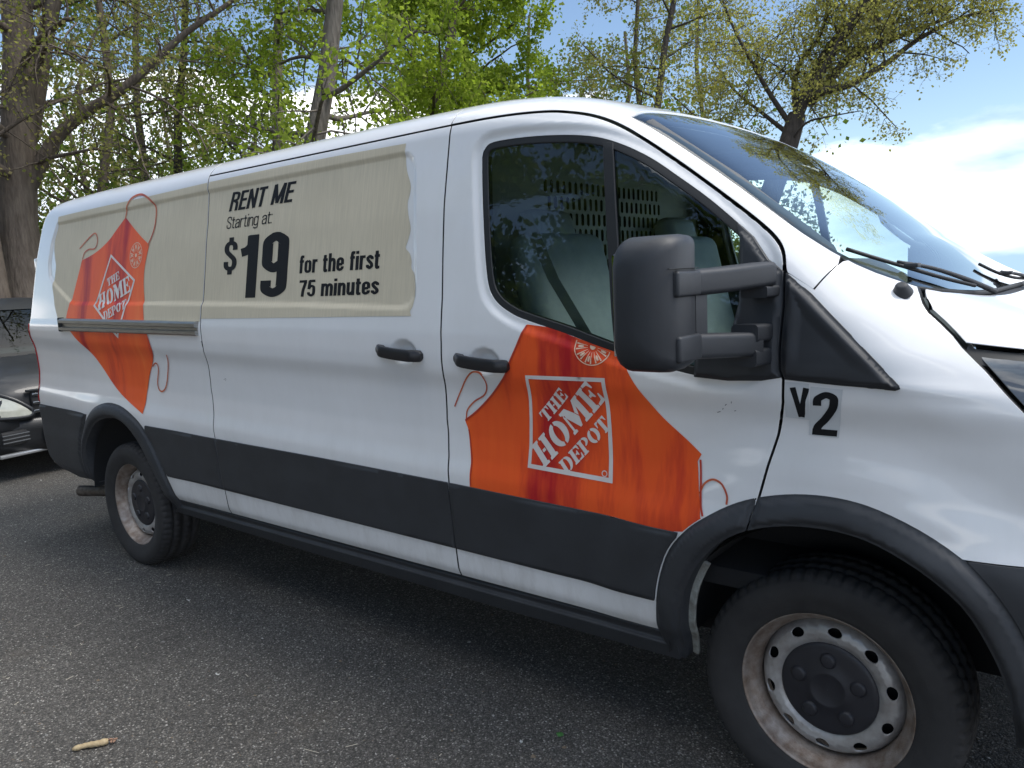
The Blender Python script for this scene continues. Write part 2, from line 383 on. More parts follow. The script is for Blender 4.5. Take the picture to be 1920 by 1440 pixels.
def crown_path(e, x0=-9, x1=9, zmin=.3):
    C = densify(CROWN, .03, False); t = np.gradient(C, axis=0); t /= np.linalg.norm(t, axis=1)[:, None]
    n = np.stack([t[:,1], -t[:,0]], 1); P = C+n*e           # to the right of rear->front travel = down / inside
    return P[(P[:,0] >= x0) & (P[:,0] <= x1) & (P[:,1] >= zmin)]
EDGE = crown_path(E0)
EDGE_W = S(EDGE[:,0], EDGE[:,1], False)
_top = (EDGE[:,0] > -4.72) & (EDGE[:,1] > .99)
_ex, _ez, _ew = EDGE[_top][:,0], EDGE[_top][:,1], EDGE_W[_top]
_o = np.argsort(_ex); _ex, _ez, _ew = _ex[_o], _ez[_o], _ew[_o]
def zE(X): return np.interp(X, _ex, _ez)
def wE(X): return np.interp(X, _ex, _ew)
def Ttop(X, Y, lift=0.):
    we = wE(X); a = np.clip(we-np.abs(Y), 0, None); u = np.clip(np.abs(Y)/we, 0, 1)
    hood = sstep(.05, .3, X); ws = sstep(-.75, -.45, X)
    rise = .020*(1-.6*hood)*(1-np.exp(-a/.045))
    bulge = .030*(1-ws)+.045*ws*(1-hood)+.004*hood
    return zE(X)+rise+bulge*(1-u*u)+lift
def top_map(lift=0.):
    return lambda V: np.stack([V[:,0], V[:,1], Ttop(V[:,0], V[:,1], lift)], 1)
def top_sheet(name, loops, m, parent, step=.03, lift=0., flange=.02):
    pts, ed = loops_to_edges(loops, step); V2, T = cut_mesh(pts, ed, step)
    P, T, N = skin(V2, T, top_map(lift), (0, 0, -1), flange)
    return mesh_obj(name, P, T, m, parent, N)

van = empty('cargo_van')
tag(van, 'white cargo rental van with orange apron graphics and black lower cladding', 'van')
GAP = .0042
DR = np.array([(-1.272,2.041),(-1.270,1.90),(-1.268,1.775),(-1.258,1.60),(-1.247,1.45),(-1.244,1.30),(-1.247,1.20),(-1.258,1.125),(-1.266,1.03),(-1.262,.92),(-1.255,.82),(-1.256,.645),(-1.260,.559),(-1.268,.44)])
SR = np.array([(-2.823,2.044),(-2.814,1.98),(-2.797,1.82),(-2.790,1.60),(-2.785,1.385),(-2.776,1.30),(-2.774,1.25),(-2.783,1.175),(-2.792,1.05),(-2.776,.93),(-2.764,.82),(-2.759,.672),(-2.757,.555),(-2.768,.44)])
DF = np.array([(-.072,1.499),(-.068,1.405),(-.074,1.304),(-.073,1.251),(-.064,1.226),(-.067,1.168),(-.086,1.078),(-.110,.997),(-.131,.913),(-.150,.842)])
GUT = smooth_poly([(-2.823,2.044),(-1.929,2.042),(-1.273,2.041),(-1.035,2.036),(-.881,2.024),(-.793,2.009),(-.701,1.984),(-.617,1.948),(-.528,1.895),(-.397,1.805),(-.276,1.716),(-.163,1.629),(-.108,1.580),(-.083,1.543),(-.072,1.499)], 4, False)
ARF_O = smooth_poly([(-.470,.35),(-.462,.449),(-.444,.562),(-.424,.646),(-.391,.723),(-.342,.785),(-.286,.832),(-.213,.878),(-.145,.907),(-.064,.928),(.014,.937),(.089,.935),(.16,.921),(.251,.886),(.338,.836),(.385,.792),(.425,.738),(.462,.668),(.492,.58),(.508,.48),(.512,.36)], 3, False)
ARF_I = smooth_poly([(-.400,.35),(-.384,.43),(-.369,.526),(-.347,.611),(-.31,.688),(-.257,.755),(-.202,.80),(-.14,.83),(-.06,.851),(.018,.858),(.093,.855),(.165,.839),(.256,.797),(.341,.729),(.395,.640),(.428,.558),(.444,.47),(.448,.36)], 3, False)
ARR_O = smooth_poly([(-4.29,.42),(-4.262,.58),(-4.205,.707),(-4.11,.815),(-4.01,.878),(-3.90,.915),(-3.783,.928),(-3.64,.912),(-3.51,.865),(-3.427,.803),(-3.345,.70),(-3.282,.576),(-3.247,.446),(-3.24,.37)], 3, False)
ARR_I = smooth_poly([(-4.215,.40),(-4.20,.58),(-4.13,.70),(-3.99,.80),(-3.84,.842),(-3.706,.845),(-3.585,.803),(-3.485,.72),(-3.41,.62),(-3.355,.505),(-3.335,.37)], 3, False)
def resample(P, n):
    P = np.asarray(P); s = np.r_[0, np.cumsum(np.linalg.norm(np.diff(P, axis=0), axis=1))]; t = np.linspace(0, s[-1], n)
    return np.stack([np.interp(t, s, P[:,0]), np.interp(t, s, P[:,1])], 1)
ARF_M = .55*resample(ARF_O, 50)+.45*resample(ARF_I, 50); ARR_M = .55*resample(ARR_O, 50)+.45*resample(ARR_I, 50)
def off(P, dx, dz=0): return np.asarray(P)+np.array([dx, dz])
SILL = .446
# --- sliding door
g = GUT[GUT[:,0] < -1.28]; g = off(g[g[:,0] > -2.81], 0, -GAP)
slider_poly = np.vstack([off(SR, GAP)[1:-1], [(-2.764+.003,SILL)], [(-1.268-GAP,SILL)], off(DR, -GAP)[1:-1][::-1], [(-1.276,2.037)], g[::-1], [(-2.818,2.040)]])
sliding_door = side_sheet('sliding_door', [slider_poly], WHITE, van, .009, dark_rim=True)
# --- front door with its window opening
arcd = ARF_M[(ARF_M[:,0] < -.153) & (ARF_M[:,1] > SILL)]
g = off(GUT[GUT[:,0] > -1.266], 0, 0); tg = np.gradient(g, axis=0); tg /= np.linalg.norm(tg, axis=1)[:, None]; g_in = g+np.stack([tg[:,1], -tg[:,0]], 1)*.005
door_poly = np.vstack([off(DR, GAP)[1:-1], [(-1.268+GAP,SILL)], [(arcd[0][0],SILL)], arcd, off(DF, -GAP)[1:][::-1], g_in[:-1][::-1], [(-1.268,2.036)]])
front_door = side_sheet('front_door', [door_poly, WIN], WHITE, van, .009, dark_rim=True)
# --- rear quarter panel, running up into the roof side
up = EDGE[(EDGE[:,0] < -2.83)&(EDGE[:,1] > SILL)]
arcq = ARR_M[ARR_M[:,1] > SILL]
quarter_poly = np.vstack([up, [(-2.826,EDGE[np.argmin(abs(EDGE[:,0]+2.826))][1])], off(SR, -GAP)[:-1], [(-2.768-GAP,SILL)], [(arcq[-1][0],SILL)], arcq[::-1], [(arcq[0][0],SILL)]])
quarter = side_sheet('rear_quarter_panel', [quarter_poly], WHITE, van, .009, dark_rim=True)
# --- roof side rails: above the sliding door, and cab rail with windscreen pillar
e1 = EDGE[(EDGE[:,0] > -2.82) & (EDGE[:,0] < -1.282) & (EDGE[:,1] > 1.9)]
g1 = GUT[(GUT[:,0] > -2.82) & (GUT[:,0] < -1.282)]
def ez(x): return float(np.interp(x, _ex, _ez))
rail_poly = np.vstack([[(-2.819,2.048)], off(g1, 0, .004), [(-1.279,2.045),(-1.279,ez(-1.279))], e1[::-1], [(-2.819,ez(-2.819))]])
side_sheet('roof_rail', [rail_poly], WHITE, van, .012, dark_rim=True)
e2 = EDGE[(EDGE[:,0] > -1.276) & (EDGE[:,0] < .037) & (EDGE[:,1] > 1.3)]
g_out = g[g[:,0] > -1.27]; tg = np.gradient(g_out, axis=0); tg /= np.linalg.norm(tg, axis=1)[:, None]; g_out = g_out+np.stack([-tg[:,1], tg[:,0]], 1)*.005
pillar_poly = np.vstack([[(-1.274,2.046)], g_out, [(-.064,1.492),(-.001,1.450),(.036,1.508)], e2[::-1], [(-1.274,EDGE[np.argmin(abs(EDGE[:,0]+1.274))][1])]])
side_sheet('windscreen_pillar', [pillar_poly], WHITE, van, .010, dark_rim=True)
# --- front wing
HOODSEAM = np.array([(.212,1.430),(.224,1.409),(.24,1.388),(.271,1.361),(.296,1.337),(.318,1.314)])
HOODLOW = np.array([(.318,1.314),(.46,1.296),(.60,1.245),(.70,1.185),(.80,1.10)])
LAMPLOW = np.array([(.318,1.310),(.367,1.262),(.443,1.176),(.54,1.07),(.63,.985),(.80,.955)])
XF = .80
e3 = EDGE[(EDGE[:,0] > .047) & (EDGE[:,0] < .205) & (EDGE[:,1] > 1.3)]
arcf = ARF_M[(ARF_M[:,0] > -.146)&(ARF_M[:,1] > .835)]
arcf_r = ARF_M[(ARF_M[:,0] > .30)&(ARF_M[:,1] <= .835)]
wing_poly = np.vstack([off(DF, GAP)[1:], arcf[arcf[:,0] > -.144], [(.345,.834),(XF,.834)], off(LAMPLOW, -.003, -.004)[::-1], off(HOODSEAM, -GAP, -GAP)[::-1][1:], e3[::-1], [(.043,1.512),(.003,1.446),(-.062,1.488)]])
wing = side_sheet('front_wing', [wing_poly], WHITE, van, .010, dark_rim=True)
# --- black mirror triangle on the wing, and its mate on the door
TRI = np.array([(-.067,1.490),(-.003,1.438),(.1,1.333),(.173,1.256),(.203,1.224),(.205,1.217),(.196,1.213),(.116,1.217),(.029,1.222),(-.0585,1.228),(-.0685,1.251),(-.0695,1.305),(-.0635,1.405)])
def tri_extra(X, Z):
    d = -sdf(X, Z, TRI); return -.012*(1-sstep(0, .016, d))-.006*sstep(.02, .05, d)*sstep(1.23,1.33,Z)
tri = side_sheet('corner_trim', [TRI], MIRPL, van, .008, off=.016, flange=.02, extra=tri_extra)
# --- shoulder strip: wheel arch trims, cladding, sills
def arch(name, o, i, sg=-1):
    ring = np.vstack([o, i[::-1]])
    def ex(X, Z):
        d = -sdf(X, Z, ring); do = seg_dist(X, Z, o); return -.016*(1-sstep(0, .020, d))+.008*sstep(.01, .05, do)
    return side_sheet(name, [ring], PLASTIC, van, .011, off=.016, flange=.085, extra=ex, sgn=sg, fine=False)
k = ARF_O[:,0]
cut_x = -.135
def split_arch(xo, xi, lo):
    def cut(P, xs):
        up = P[:,1] > .7; q = P[up]; z = np.interp(xs, q[:,0], q[:,1]); e = np.array([(xs, z)])
        return np.vstack([P[(P[:,0] < xs)], e]) if lo else np.vstack([e, P[P[:,0] > xs]])
    return cut(ARF_O, xo), cut(ARF_I, xi)
arch('wheel_arch_trim', *split_arch(-.1375, -.1585, True))
arch('wheel_arch_trim', *split_arch(-.1325, -.1535, False))
arch('wheel_arch_trim', ARR_O, ARR_I)
CT = np.array([(-3.43,.832),(-2.874,.822),(-1.946,.815),(-1.265,.804),(-.756,.792),(-.36,.781)]); CB = np.array([(-3.275,.577),(-2.182,.567),(-1.26,.559),(-.825,.554),(-.447,.554)])
def clad(x0, x1, endpts_l=None, endpts_r=None, sg=-1):
    X = np.linspace(x0, x1, 20); t = np.stack([X, np.interp(X, CT[:,0], CT[:,1])], 1); b = np.stack([X, np.interp(X, CB[:,0], CB[:,1])], 1)
    poly = np.vstack([t if endpts_l is None else t, endpts_r if endpts_r is not None else np.zeros((0,2)), b[::-1], endpts_l if endpts_l is not None else np.zeros((0,2))])
    def ex(X, Z):
        d = -sdf(X, Z, poly); return -.004*(1-sstep(0, .009, d))
    return side_sheet('cladding', [poly], PLASTIC, van, .012, off=.011, flange=.02, extra=ex, sgn=sg, fine=False)
ol = ARR_O[(ARR_O[:,0] > -3.44) & (ARR_O[:,1] < .82)]
t = CT; Xq = np.linspace(-3.41, -2.765-.003, 10)
polyq = np.vstack([np.stack([Xq, np.interp(Xq, CT[:,0], CT[:,1])], 1), [(-2.7605,.5722)], [(-3.0,.5745),(-3.262,.577)], off(ol[(ol[:,1] > .59)][::-1], .006)])
def exq(X, Z): return -.004*(1-sstep(0, .009, -sdf(X, Z, polyq)))
side_sheet('cladding', [polyq], PLASTIC, van, .012, off=.011, flange=.02, extra=exq, fine=False)
clad(-2.760+.002, -1.258-.003)
of = ARF_O[(ARF_O[:,0] < -.35) & (ARF_O[:,1] > .56)]
Xd = np.linspace(-1.254+.002, -.36, 20)
polyd = np.vstack([np.stack([Xd, np.interp(Xd, CT[:,0], CT[:,1])], 1), off(of[::-1], -.006), [(-.452,.554),(-.825,.554),(-1.256+.003,.559)]])
def exd(X, Z): return -.004*(1-sstep(0, .009, -sdf(X, Z, polyd)))
side_sheet('cladding', [polyd], PLASTIC, van, .012, off=.011, flange=.02, extra=exd, fine=False)
SB = np.array([(-3.34,.362),(-2.16,.35),(-1.156,.347),(-.41,.352)])
sill_poly = np.vstack([[( -3.25,.440),(-2.1,.428),(-1.1,.428),(-.470,.440),(-.405,.40)], SB[::-1]])
def exs(X, Z): return .018*sstep(.418, .408, Z)*1.0
side_sheet('side_sill', [sill_poly], PLASTIC, van, .011, off=.004, flange=.06, extra=lambda X, Z: .020*(1-sstep(.402, .412, Z)), fine=False)
# --- bumpers
BR = np.array([(-4.86,.853),(-4.6,.850),(-4.22,.846),(-4.105,.842),(-4.15,.785),(-4.214,.707),(-4.271,.58),(-4.297,.415),(-4.50,.405),(-4.70,.437),(-4.80,.50),(-4.86,.60)])
side_sheet('rear_bumper', [BR], PLASTIC, van, .014, off=.014, flange=.05, fine=False, extra=lambda X, Z: -.009*(1-sstep(0, .016, -sdf(X, Z, BR))))
BF = np.vstack([[(XF,.36)], [(XF,.830)], [(.352,.830)], ARF_O[(ARF_O[:,0] > .36)&(ARF_O[:,1]<.82)]+np.array([.004,0])])
front_bumper = side_sheet('front_bumper', [BF], PLASTIC, van, .014, off=.003, flange=.04, fine=False)
bm = bmesh.new(); box_bm(bm, (-4.885, 0, .635), (.13, 1.84, .36)); bm_obj('rear_step_bumper', bm, PLASTIC, van, bevel=.045, seg=4)
# --- door window: rubber seal, panes, divider
def inset(P, d):
    t = (np.roll(P, -1, 0)-np.roll(P, 1, 0)); t /= np.linalg.norm(t, axis=1)[:, None]+1e-12
    area = .5*np.sum(P[:,0]*np.roll(P[:,1], -1)-np.roll(P[:,0], -1)*P[:,1]); s = 1 if area > 0 else -1
    return P+s*d*np.stack([-t[:,1], t[:,0]], 1)
dark_rim = side_sheet('window_seal', [WIN, inset(WIN, .020)], RUBBER, front_door, .009, off=-.002, flange=.02, lip=.003)
W_IN = inset(WIN, .019)
DIV = [(-.640,2.0),(-.612,2.0),(-.530,1.20),(-.556,1.20)]
def clip_side(P, left):
    # split the pane along the leaning divider bar
    out = []
    f = lambda q: (q[0]-(-.626+(1.886-q[1])*.135))*( -1 if left else 1)
    n = len(P)
    for i in range(n):
        a, b = P[i], P[(i+1) % n]; fa, fb = f(a), f(b)
        if fa > 0: out.append(a)
        if (fa > 0) != (fb > 0): out.append(a+(b-a)*fa/(fa-fb))
    return np.array(out)
for lf in (True, False):
    side_sheet('window_pane', [clip_side(W_IN, lf)], GLASS_S, front_door, .03, off=-.016, flange=0, fine=False)
bar = [(-.628-.016,1.893),(-.628+.016,1.889),(-.540+.016,1.275),(-.540-.016,1.279)]
side_sheet('window_divider', [bar], RUBBER, front_door, .02, off=-.008, flange=.02, fine=False)
SAIL = np.array([(-.204,1.622),(-.162,1.585),(-.118,1.525),(-.077,1.495),(-.0725,1.405),(-.0785,1.304),(-.0775,1.251),(-.0705,1.232),(-.12,1.222),(-.21,1.218),(-.305,1.224),(-.30,1.29),(-.20,1.345),(-.184,1.42),(-.184,1.483),(-.192,1.579)])
side_sheet('mirror_base', [SAIL], MIRPL, front_door, .008, off=.012, flange=.03, fine=False, extra=lambda X, Z: -.008*(1-sstep(0, .012, -sdf(X, Z, SAIL))))
# --- roof, windscreen, bonnet, tail
def col(xs, ys): return np.stack([xs, ys], 1)
def ws_top(y): return -.592-.05*(1-(y/.81)**2)
def ws_bot(y): return .185+.105*(1-(np.abs(y)/.88)**4)
ys = np.linspace(-1, 1, 41)
xr = np.linspace(-4.70, -.592, 90)
yy = ys*float(wE(-.592))
roof_poly = np.vstack([col(xr, -wE(xr)+.001), col(ws_top(yy)-.004, yy)[1:-1], col(xr[::-1], wE(xr[::-1])-.001)])
roof = top_sheet('roof', [roof_poly], WHITE, van, .05)
xw = np.linspace(-.588, .183, 36); yt, yb = ys*float(wE(-.588)-.004), ys*float(wE(.183)-.006)
ws_poly = np.vstack([col(xw, -wE(xw)+.005), col(ws_bot(yb), yb)[1:-1], col(xw[::-1], wE(xw[::-1])-.005), col(ws_top(yt)+.004, yt)[::-1][1:-1]])
windshield = top_sheet('windshield', [ws_poly], GLASS_W, van, .04, lift=-.004, flange=0)
top_sheet('windshield_seal', [ws_poly, inset(ws_poly, .016)], RUBBER, windshield, .02, lift=-.0055, flange=.01)
def hood_rear(y): return .212+.128*(1-(np.abs(y)/.86)**5)
yh = ys*.852
xh = np.linspace(.215, XF, 40)
cowl_poly = np.vstack([col(ws_bot(yb)-.03, yb)[1:-1], col(hood_rear(yh)+.05, yh)[::-1]])
top_sheet('cowl', [cowl_poly], mat('cowl_plastic', (.020,.021,.023), .6), van, .04, lift=-.022, flange=0)
# bonnet: top sheet and the strips that fold down to the wings
bonnet = empty('bonnet', parent=van)
hp = np.vstack([col(xh, -wE(xh)+.001), col(xh[::-1]*0+XF, np.linspace(-float(wE(XF)), float(wE(XF)), 40)), col(xh[::-1], wE(xh[::-1])-.001), col(hood_rear(yh), yh)[::-1][1:-1]])
top_sheet('bonnet_panel', [hp], WHITE, bonnet, .035, flange=.02)
eh = EDGE[(EDGE[:,0] > .214) & (EDGE[:,0] < XF) & (EDGE[:,1] > 1.0)]
strip = np.vstack([HOODSEAM+np.array([GAP,GAP]), HOODLOW[1:]+np.array([0,.002]), eh[::-1]])
for sg in (-1, 1): side_sheet('bonnet_edge', [strip], WHITE, bonnet, .012, flange=.025, fine=False, sgn=sg)
# headlamps
LAMP = np.vstack([HOODLOW+np.array([.004,-.012]), LAMPLOW[::-1]+np.array([.004,.004])])
LENS = mat('lamp_lens', (.055,.060,.068), .06, coat=1.0, var=(.10,.11,.12), var_scale=9, stretch=(1,1,6))
for sg in (-1, 1):
    hl = side_sheet('headlight', [LAMP], LENS, van, .016, off=-.012, flange=.02, fine=False, sgn=sg, extra=lambda X, Z: -.02*sstep(-.045, 0, Z-np.interp(X, HOODLOW[:,0], HOODLOW[:,1])))
    b = np.vstack([LAMP[:5], (LAMP[:5]-np.array([0,.030]))[::-1]])
    side_sheet('lamp_top_shadow', [b], RUBBER, hl, .016, off=-.020, flange=.01, fine=False, sgn=sg)  # black strip painted in as the shadow under the bonnet shut line
# front fascia wraps round below the bonnet
def fascia(name, z0, z1, m, bulge=0., n=14):
    rows = []; zs = np.linspace(z0, z1, n)
    Xf = np.interp(zs, [.3,.36,.45,.6,.8,1.0,1.12,1.2], [.90,.95,1.0,1.03,1.03,1.0,.94,.88])
    tt = np.linspace(-1, 1, 41)
    for z, xf in zip(zs, Xf):
        w = float(S([XF-.002], [z], False)[0])+.002
        y = np.sign(tt)*(1-(1-np.abs(tt))**1.6)*w; u = np.abs(y)/w
        rows.append(np.stack([XF-.002+(xf+bulge-XF)*(1-u**3.2)**.5, y, 0*y+z], 1))
    V = np.vstack(rows); F = [(i*41+j, i*41+j+1, (i+1)*41+j+1, (i+1)*41+j) for i in range(n-1) for j in range(40)]
    return mesh_obj(name, V, F, m, van)
fascia('lower_fascia', .36, .83, PLASTIC); fascia('grille_surround', .835, .96, WHITE); fascia('radiator_grille', .965, 1.045, RUBBER)
# nose of the bonnet, from its front edge down to the grille
tt = np.linspace(-1, 1, 41); wN = float(S([XF-.002], [1.047], False)[0])+.002; yN = np.sign(tt)*(1-(1-np.abs(tt))**1.6)*wN; uN = np.abs(yN)/wN
r3 = np.stack([XF-.002+(.982-XF)*(1-uN**3.2)**.5, yN, 0*yN+1.047], 1); y0 = np.clip(yN, -float(wE(XF))+.001, float(wE(XF))-.001); r0 = np.stack([0*y0+XF, y0, Ttop(0*y0+XF, y0)], 1)
rows = [r0*(1-k)+r3*k+np.array([.045,0,.022])*(4*k*(1-k))*np.clip(1-uN[:, None]**4, 0, 1) for k in np.linspace(0, 1, 9)]
mesh_obj('bonnet_nose', np.vstack(rows), [(i*41+j, i*41+j+1, (i+1)*41+j+1, (i+1)*41+j) for i in range(8) for j in range(40)], WHITE, bonnet)
# tail: rear doors between the two rear edges
rp = EDGE[(EDGE[:,0] < -4.6) & (EDGE[:,1] > .46)]; rw = S(rp[:,0], rp[:,1], False)
V, F = [], []; tt = np.linspace(-1, 1, 25)
for (x, z), w in zip(rp, rw): V += [(x-.03*(1-abs(q)**4), q*(w-.001), z) for q in tt]
F = [(i*25+j, i*25+j+1, (i+1)*25+j+1, (i+1)*25+j) for i in range(len(rp)-1) for j in range(24)]
mesh_obj('rear_door', V, F, WHITE, van)
TAILR = mat('tail_lamp_red', (.36,.012,.016), .12, coat=1.0)
for sg in (-1, 1):
    side_sheet('tail_light', [np.array([(-4.853,.87),(-4.815,.87),(-4.80,1.10),(-4.806,1.36),(-4.852,1.36)])], TAILR, van, .012, off=.007, flange=.02, fine=False, sgn=sg)
    for zz in (1.72, 1.02): box('hinge', (-4.872, sg*.885 if zz > 1.5 else sg*.93, zz), (.05, .05, .09), WHITE, van, .008)
# dark inner shell behind the gaps, both flanks
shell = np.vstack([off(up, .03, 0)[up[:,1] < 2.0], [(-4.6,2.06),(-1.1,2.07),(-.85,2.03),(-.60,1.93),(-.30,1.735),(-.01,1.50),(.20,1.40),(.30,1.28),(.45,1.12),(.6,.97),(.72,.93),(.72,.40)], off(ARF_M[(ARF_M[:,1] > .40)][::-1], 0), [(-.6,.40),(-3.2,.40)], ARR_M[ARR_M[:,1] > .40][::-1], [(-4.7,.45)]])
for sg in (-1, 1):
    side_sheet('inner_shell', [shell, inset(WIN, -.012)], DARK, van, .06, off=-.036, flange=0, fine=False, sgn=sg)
# --- far flank, plain
far_panel = np.vstack([off(SR, 1.52)[1:-1][:1]*0+np.array([(-1.272,2.036)]), off(DR, -GAP)[1:-1], [(-1.272,SILL),(arcq[-1][0],SILL)], arcq[::-1], [(arcq[0][0],SILL)], up, [(-1.276,EDGE[np.argmin(abs(EDGE[:,0]+1.276))][1])]])
side_sheet('side_panel', [far_panel], WHITE, van, .05, fine=False, sgn=1)
fd = side_sheet('front_door', [door_poly, WIN], WHITE, van, .03, sgn=1, fine=False)
side_sheet('windscreen_pillar', [pillar_poly], WHITE, van, .02, sgn=1, fine=False)
side_sheet('front_wing', [wing_poly], WHITE, van, .025, sgn=1, fine=False)
side_sheet('corner_trim', [TRI], MIRPL, van, .02, off=.014, flange=.02, sgn=1, fine=False)
arch('wheel_arch_trim', ARF_O, ARF_I, 1); arch('wheel_arch_trim', ARR_O, ARR_I, 1)
side_sheet('front_bumper', [BF], PLASTIC, van, .03, off=.003, flange=.04, fine=False, sgn=1)
side_sheet('rear_bumper', [BR], PLASTIC, van, .03, off=.014, flange=.04, fine=False, sgn=1)
clad(-3.25, -.47, sg=1)
side_sheet('side_sill', [sill_poly], PLASTIC, van, .03, off=.004, flange=.05, fine=False, sgn=1)
side_sheet('window_seal', [WIN, inset(WIN, .020)], RUBBER, fd, .02, off=-.002, flange=.02, sgn=1, fine=False)
for lf in (True, False): side_sheet('window_pane', [clip_side(W_IN, lf)], GLASS_S, fd, .05, off=-.016, flange=0, fine=False, sgn=1)
side_sheet('window_divider', [bar], RUBBER, fd, .03, off=-.008, flange=.02, fine=False, sgn=1)
side_sheet('mirror_base', [SAIL], MIRPL, fd, .02, off=.012, flange=.03, fine=False, sgn=1)
# ------------------------------------------------------------------ printed graphics on the van
def paper_mat():
    m = mat('kraft_print', (.63,.56,.42), .55, var=(.57,.505,.375), var_scale=2.2)
    N, L = m.node_tree.nodes, m.node_tree.links; b = N['Principled BSDF']
    tcn = N.new('ShaderNodeTexCoord'); mpn = N.new('ShaderNodeMapping'); mpn.inputs['Scale'].default_value = (130, 1, 7); L.new(tcn.outputs['Object'], mpn.inputs[0])
    n = N.new('ShaderNodeTexNoise'); n.inputs['Scale'].default_value = 1; n.inputs['Detail'].default_value = 2; L.new(mpn.outputs[0], n.inputs['Vector'])
    mr = N.new('ShaderNodeMapRange'); mr.inputs['To Min'].default_value = .84; mr.inputs['To Max'].default_value = 1.14; L.new(n.outputs['Fac'], mr.inputs['Value'])
    src = b.inputs['Base Color'].links[0].from_socket
    vm = N.new('ShaderNodeVectorMath'); vm.operation = 'SCALE'; L.new(src, vm.inputs[0]); L.new(mr.outputs[0], vm.inputs['Scale']); L.new(vm.outputs[0], b.inputs['Base Color'])
    b.inputs['Specular IOR Level'].default_value = .25
    return m
def apron_mat():
    m = mat('apron_print', (.74,.135,.022), .42, var=(.50,.040,.022), var_scale=1.0, stretch=(3.4, 1, .55), spec=.25)
    N, L = m.node_tree.nodes, m.node_tree.links
    r = [n for n in N if n.type == 'VALTORGB'][0].color_ramp
    r.elements[0].position = .40; r.elements[0].color = (.44,.016,.020,1); r.elements[1].position = .50; r.elements[1].color = (.82,.100,.022,1)
    e = r.elements.new(.62); e.color = (.88,.13,.025,1); e = r.elements.new(.70); e.color = (.92,.20,.045,1)
    return m
KRAFT, APRON = paper_mat(), apron_mat()
HEM = mat('apron_hem', (.50,.045,.018), .45); STRAP = mat('strap_print', (.42,.06,.035), .45, var=(.62,.16,.05), var_scale=14)
def poly_sheet(name, P, m, parent, off, step=.01, flange=0.): return side_sheet(name, [np.asarray(P)], m, parent, step, off=off, flange=flange, edge_step=step)
def wavy(P, i0, i1, amp, n=4):
    return P
TS = np.vstack([[(-2.808,2.013),(-2.25,2.016),(-1.861,2.013),(-1.487,2.007)], smooth_poly([(-1.487,2.007),(-1.490,1.959),(-1.479,1.91),(-1.454,1.860),(-1.451,1.828),(-1.459,1.79),(-1.450,1.749),(-1.434,1.70),(-1.442,1.66),(-1.452,1.632),(-1.430,1.612),(-1.418,1.585),(-1.416,1.559),(-1.399,1.538),(-1.383,1.501),(-1.380,1.46),(-1.387,1.425),(-1.398,1.408),(-1.392,1.391)], 4, False)[1:], [(-1.612,1.391),(-2.268,1.388),(-2.779,1.386)], off(SR, GAP+.001)[(SR[:,1] > 1.40) & (SR[:,1] < 2.0)][::-1]])
poly_sheet('torn_paper_print', TS, KRAFT, sliding_door, .0014, .009)
TQ = np.vstack([[(-2.823,2.012),(-3.4,2.003),(-4.0,1.998),(-4.47,1.99)], smooth_poly([(-4.47,1.99),(-4.478,1.925),(-4.508,1.855),(-4.505,1.80),(-4.478,1.741),(-4.458,1.70),(-4.462,1.64),(-4.466,1.578),(-4.435,1.52),(-4.415,1.47),(-4.37,1.41),(-4.34,1.374)], 4, False)[1:], [(-2.790,1.373)], off(SR, -GAP-.001)[(SR[:,1] > 1.39) & (SR[:,1] < 2.0)][::-1]])
poly_sheet('torn_paper_print', TQ, KRAFT, quarter, .0014, .009)
# aprons
AF = np.vstack([smooth_poly([(-.878,1.362),(-.911,1.298),(-.94,1.248),(-.967,1.199),(-1.017,1.152),(-1.073,1.104),(-1.124,1.065),(-1.179,1.031)], 4, False), [(-1.168,1.005),(-1.160,.943),(-1.153,.886),(-1.155,.8035),(-.756,.793),(-.375,.783)], ARF_O[(ARF_O[:,0] > -.345) & (ARF_O[:,0] < -.285)]+np.array([-.002,.002]), [(-.291,.835),(-.304,.935),(-.311,.985),(-.300,1.005)], smooth_poly([(-.300,1.005),(-.363,1.056),(-.414,1.098),(-.451,1.139),(-.490,1.193),(-.515,1.237),(-.531,1.2765)], 4, False)[1:], [(-.631,1.3045),(-.735,1.3365),(-.80,1.354)]])
apron_f = poly_sheet('apron_print', AF, APRON, front_door, .0016)
AR = np.vstack([smooth_poly([(-3.62,1.918),(-3.518,1.855),(-3.42,1.80),(-3.333,1.757)], 4, False), smooth_poly([(-3.333,1.757),(-3.355,1.686),(-3.366,1.631),(-3.362,1.558),(-3.338,1.463),(-3.315,1.375),(-3.285,1.322),(-3.262,1.239),(-3.300,1.172),(-3.362,1.095),(-3.398,1.02),(-3.414,.94),(-3.425,.893)], 4, False)[1:], smooth_poly([(-3.425,.893),(-3.629,.963),(-3.766,1.030),(-3.868,1.105),(-3.967,1.182),(-4.09,1.262),(-4.17,1.318),(-4.235,1.385),(-4.19,1.507),(-4.1,1.716)], 4, False)[1:], smooth_poly([(-4.1,1.716),(-3.983,1.738),(-3.88,1.768),(-3.784,1.810),(-3.706,1.862),(-3.62,1.918)], 4, False)[1:-1]])
apron_r = poly_sheet('apron_print', AR, APRON, quarter, .0030)
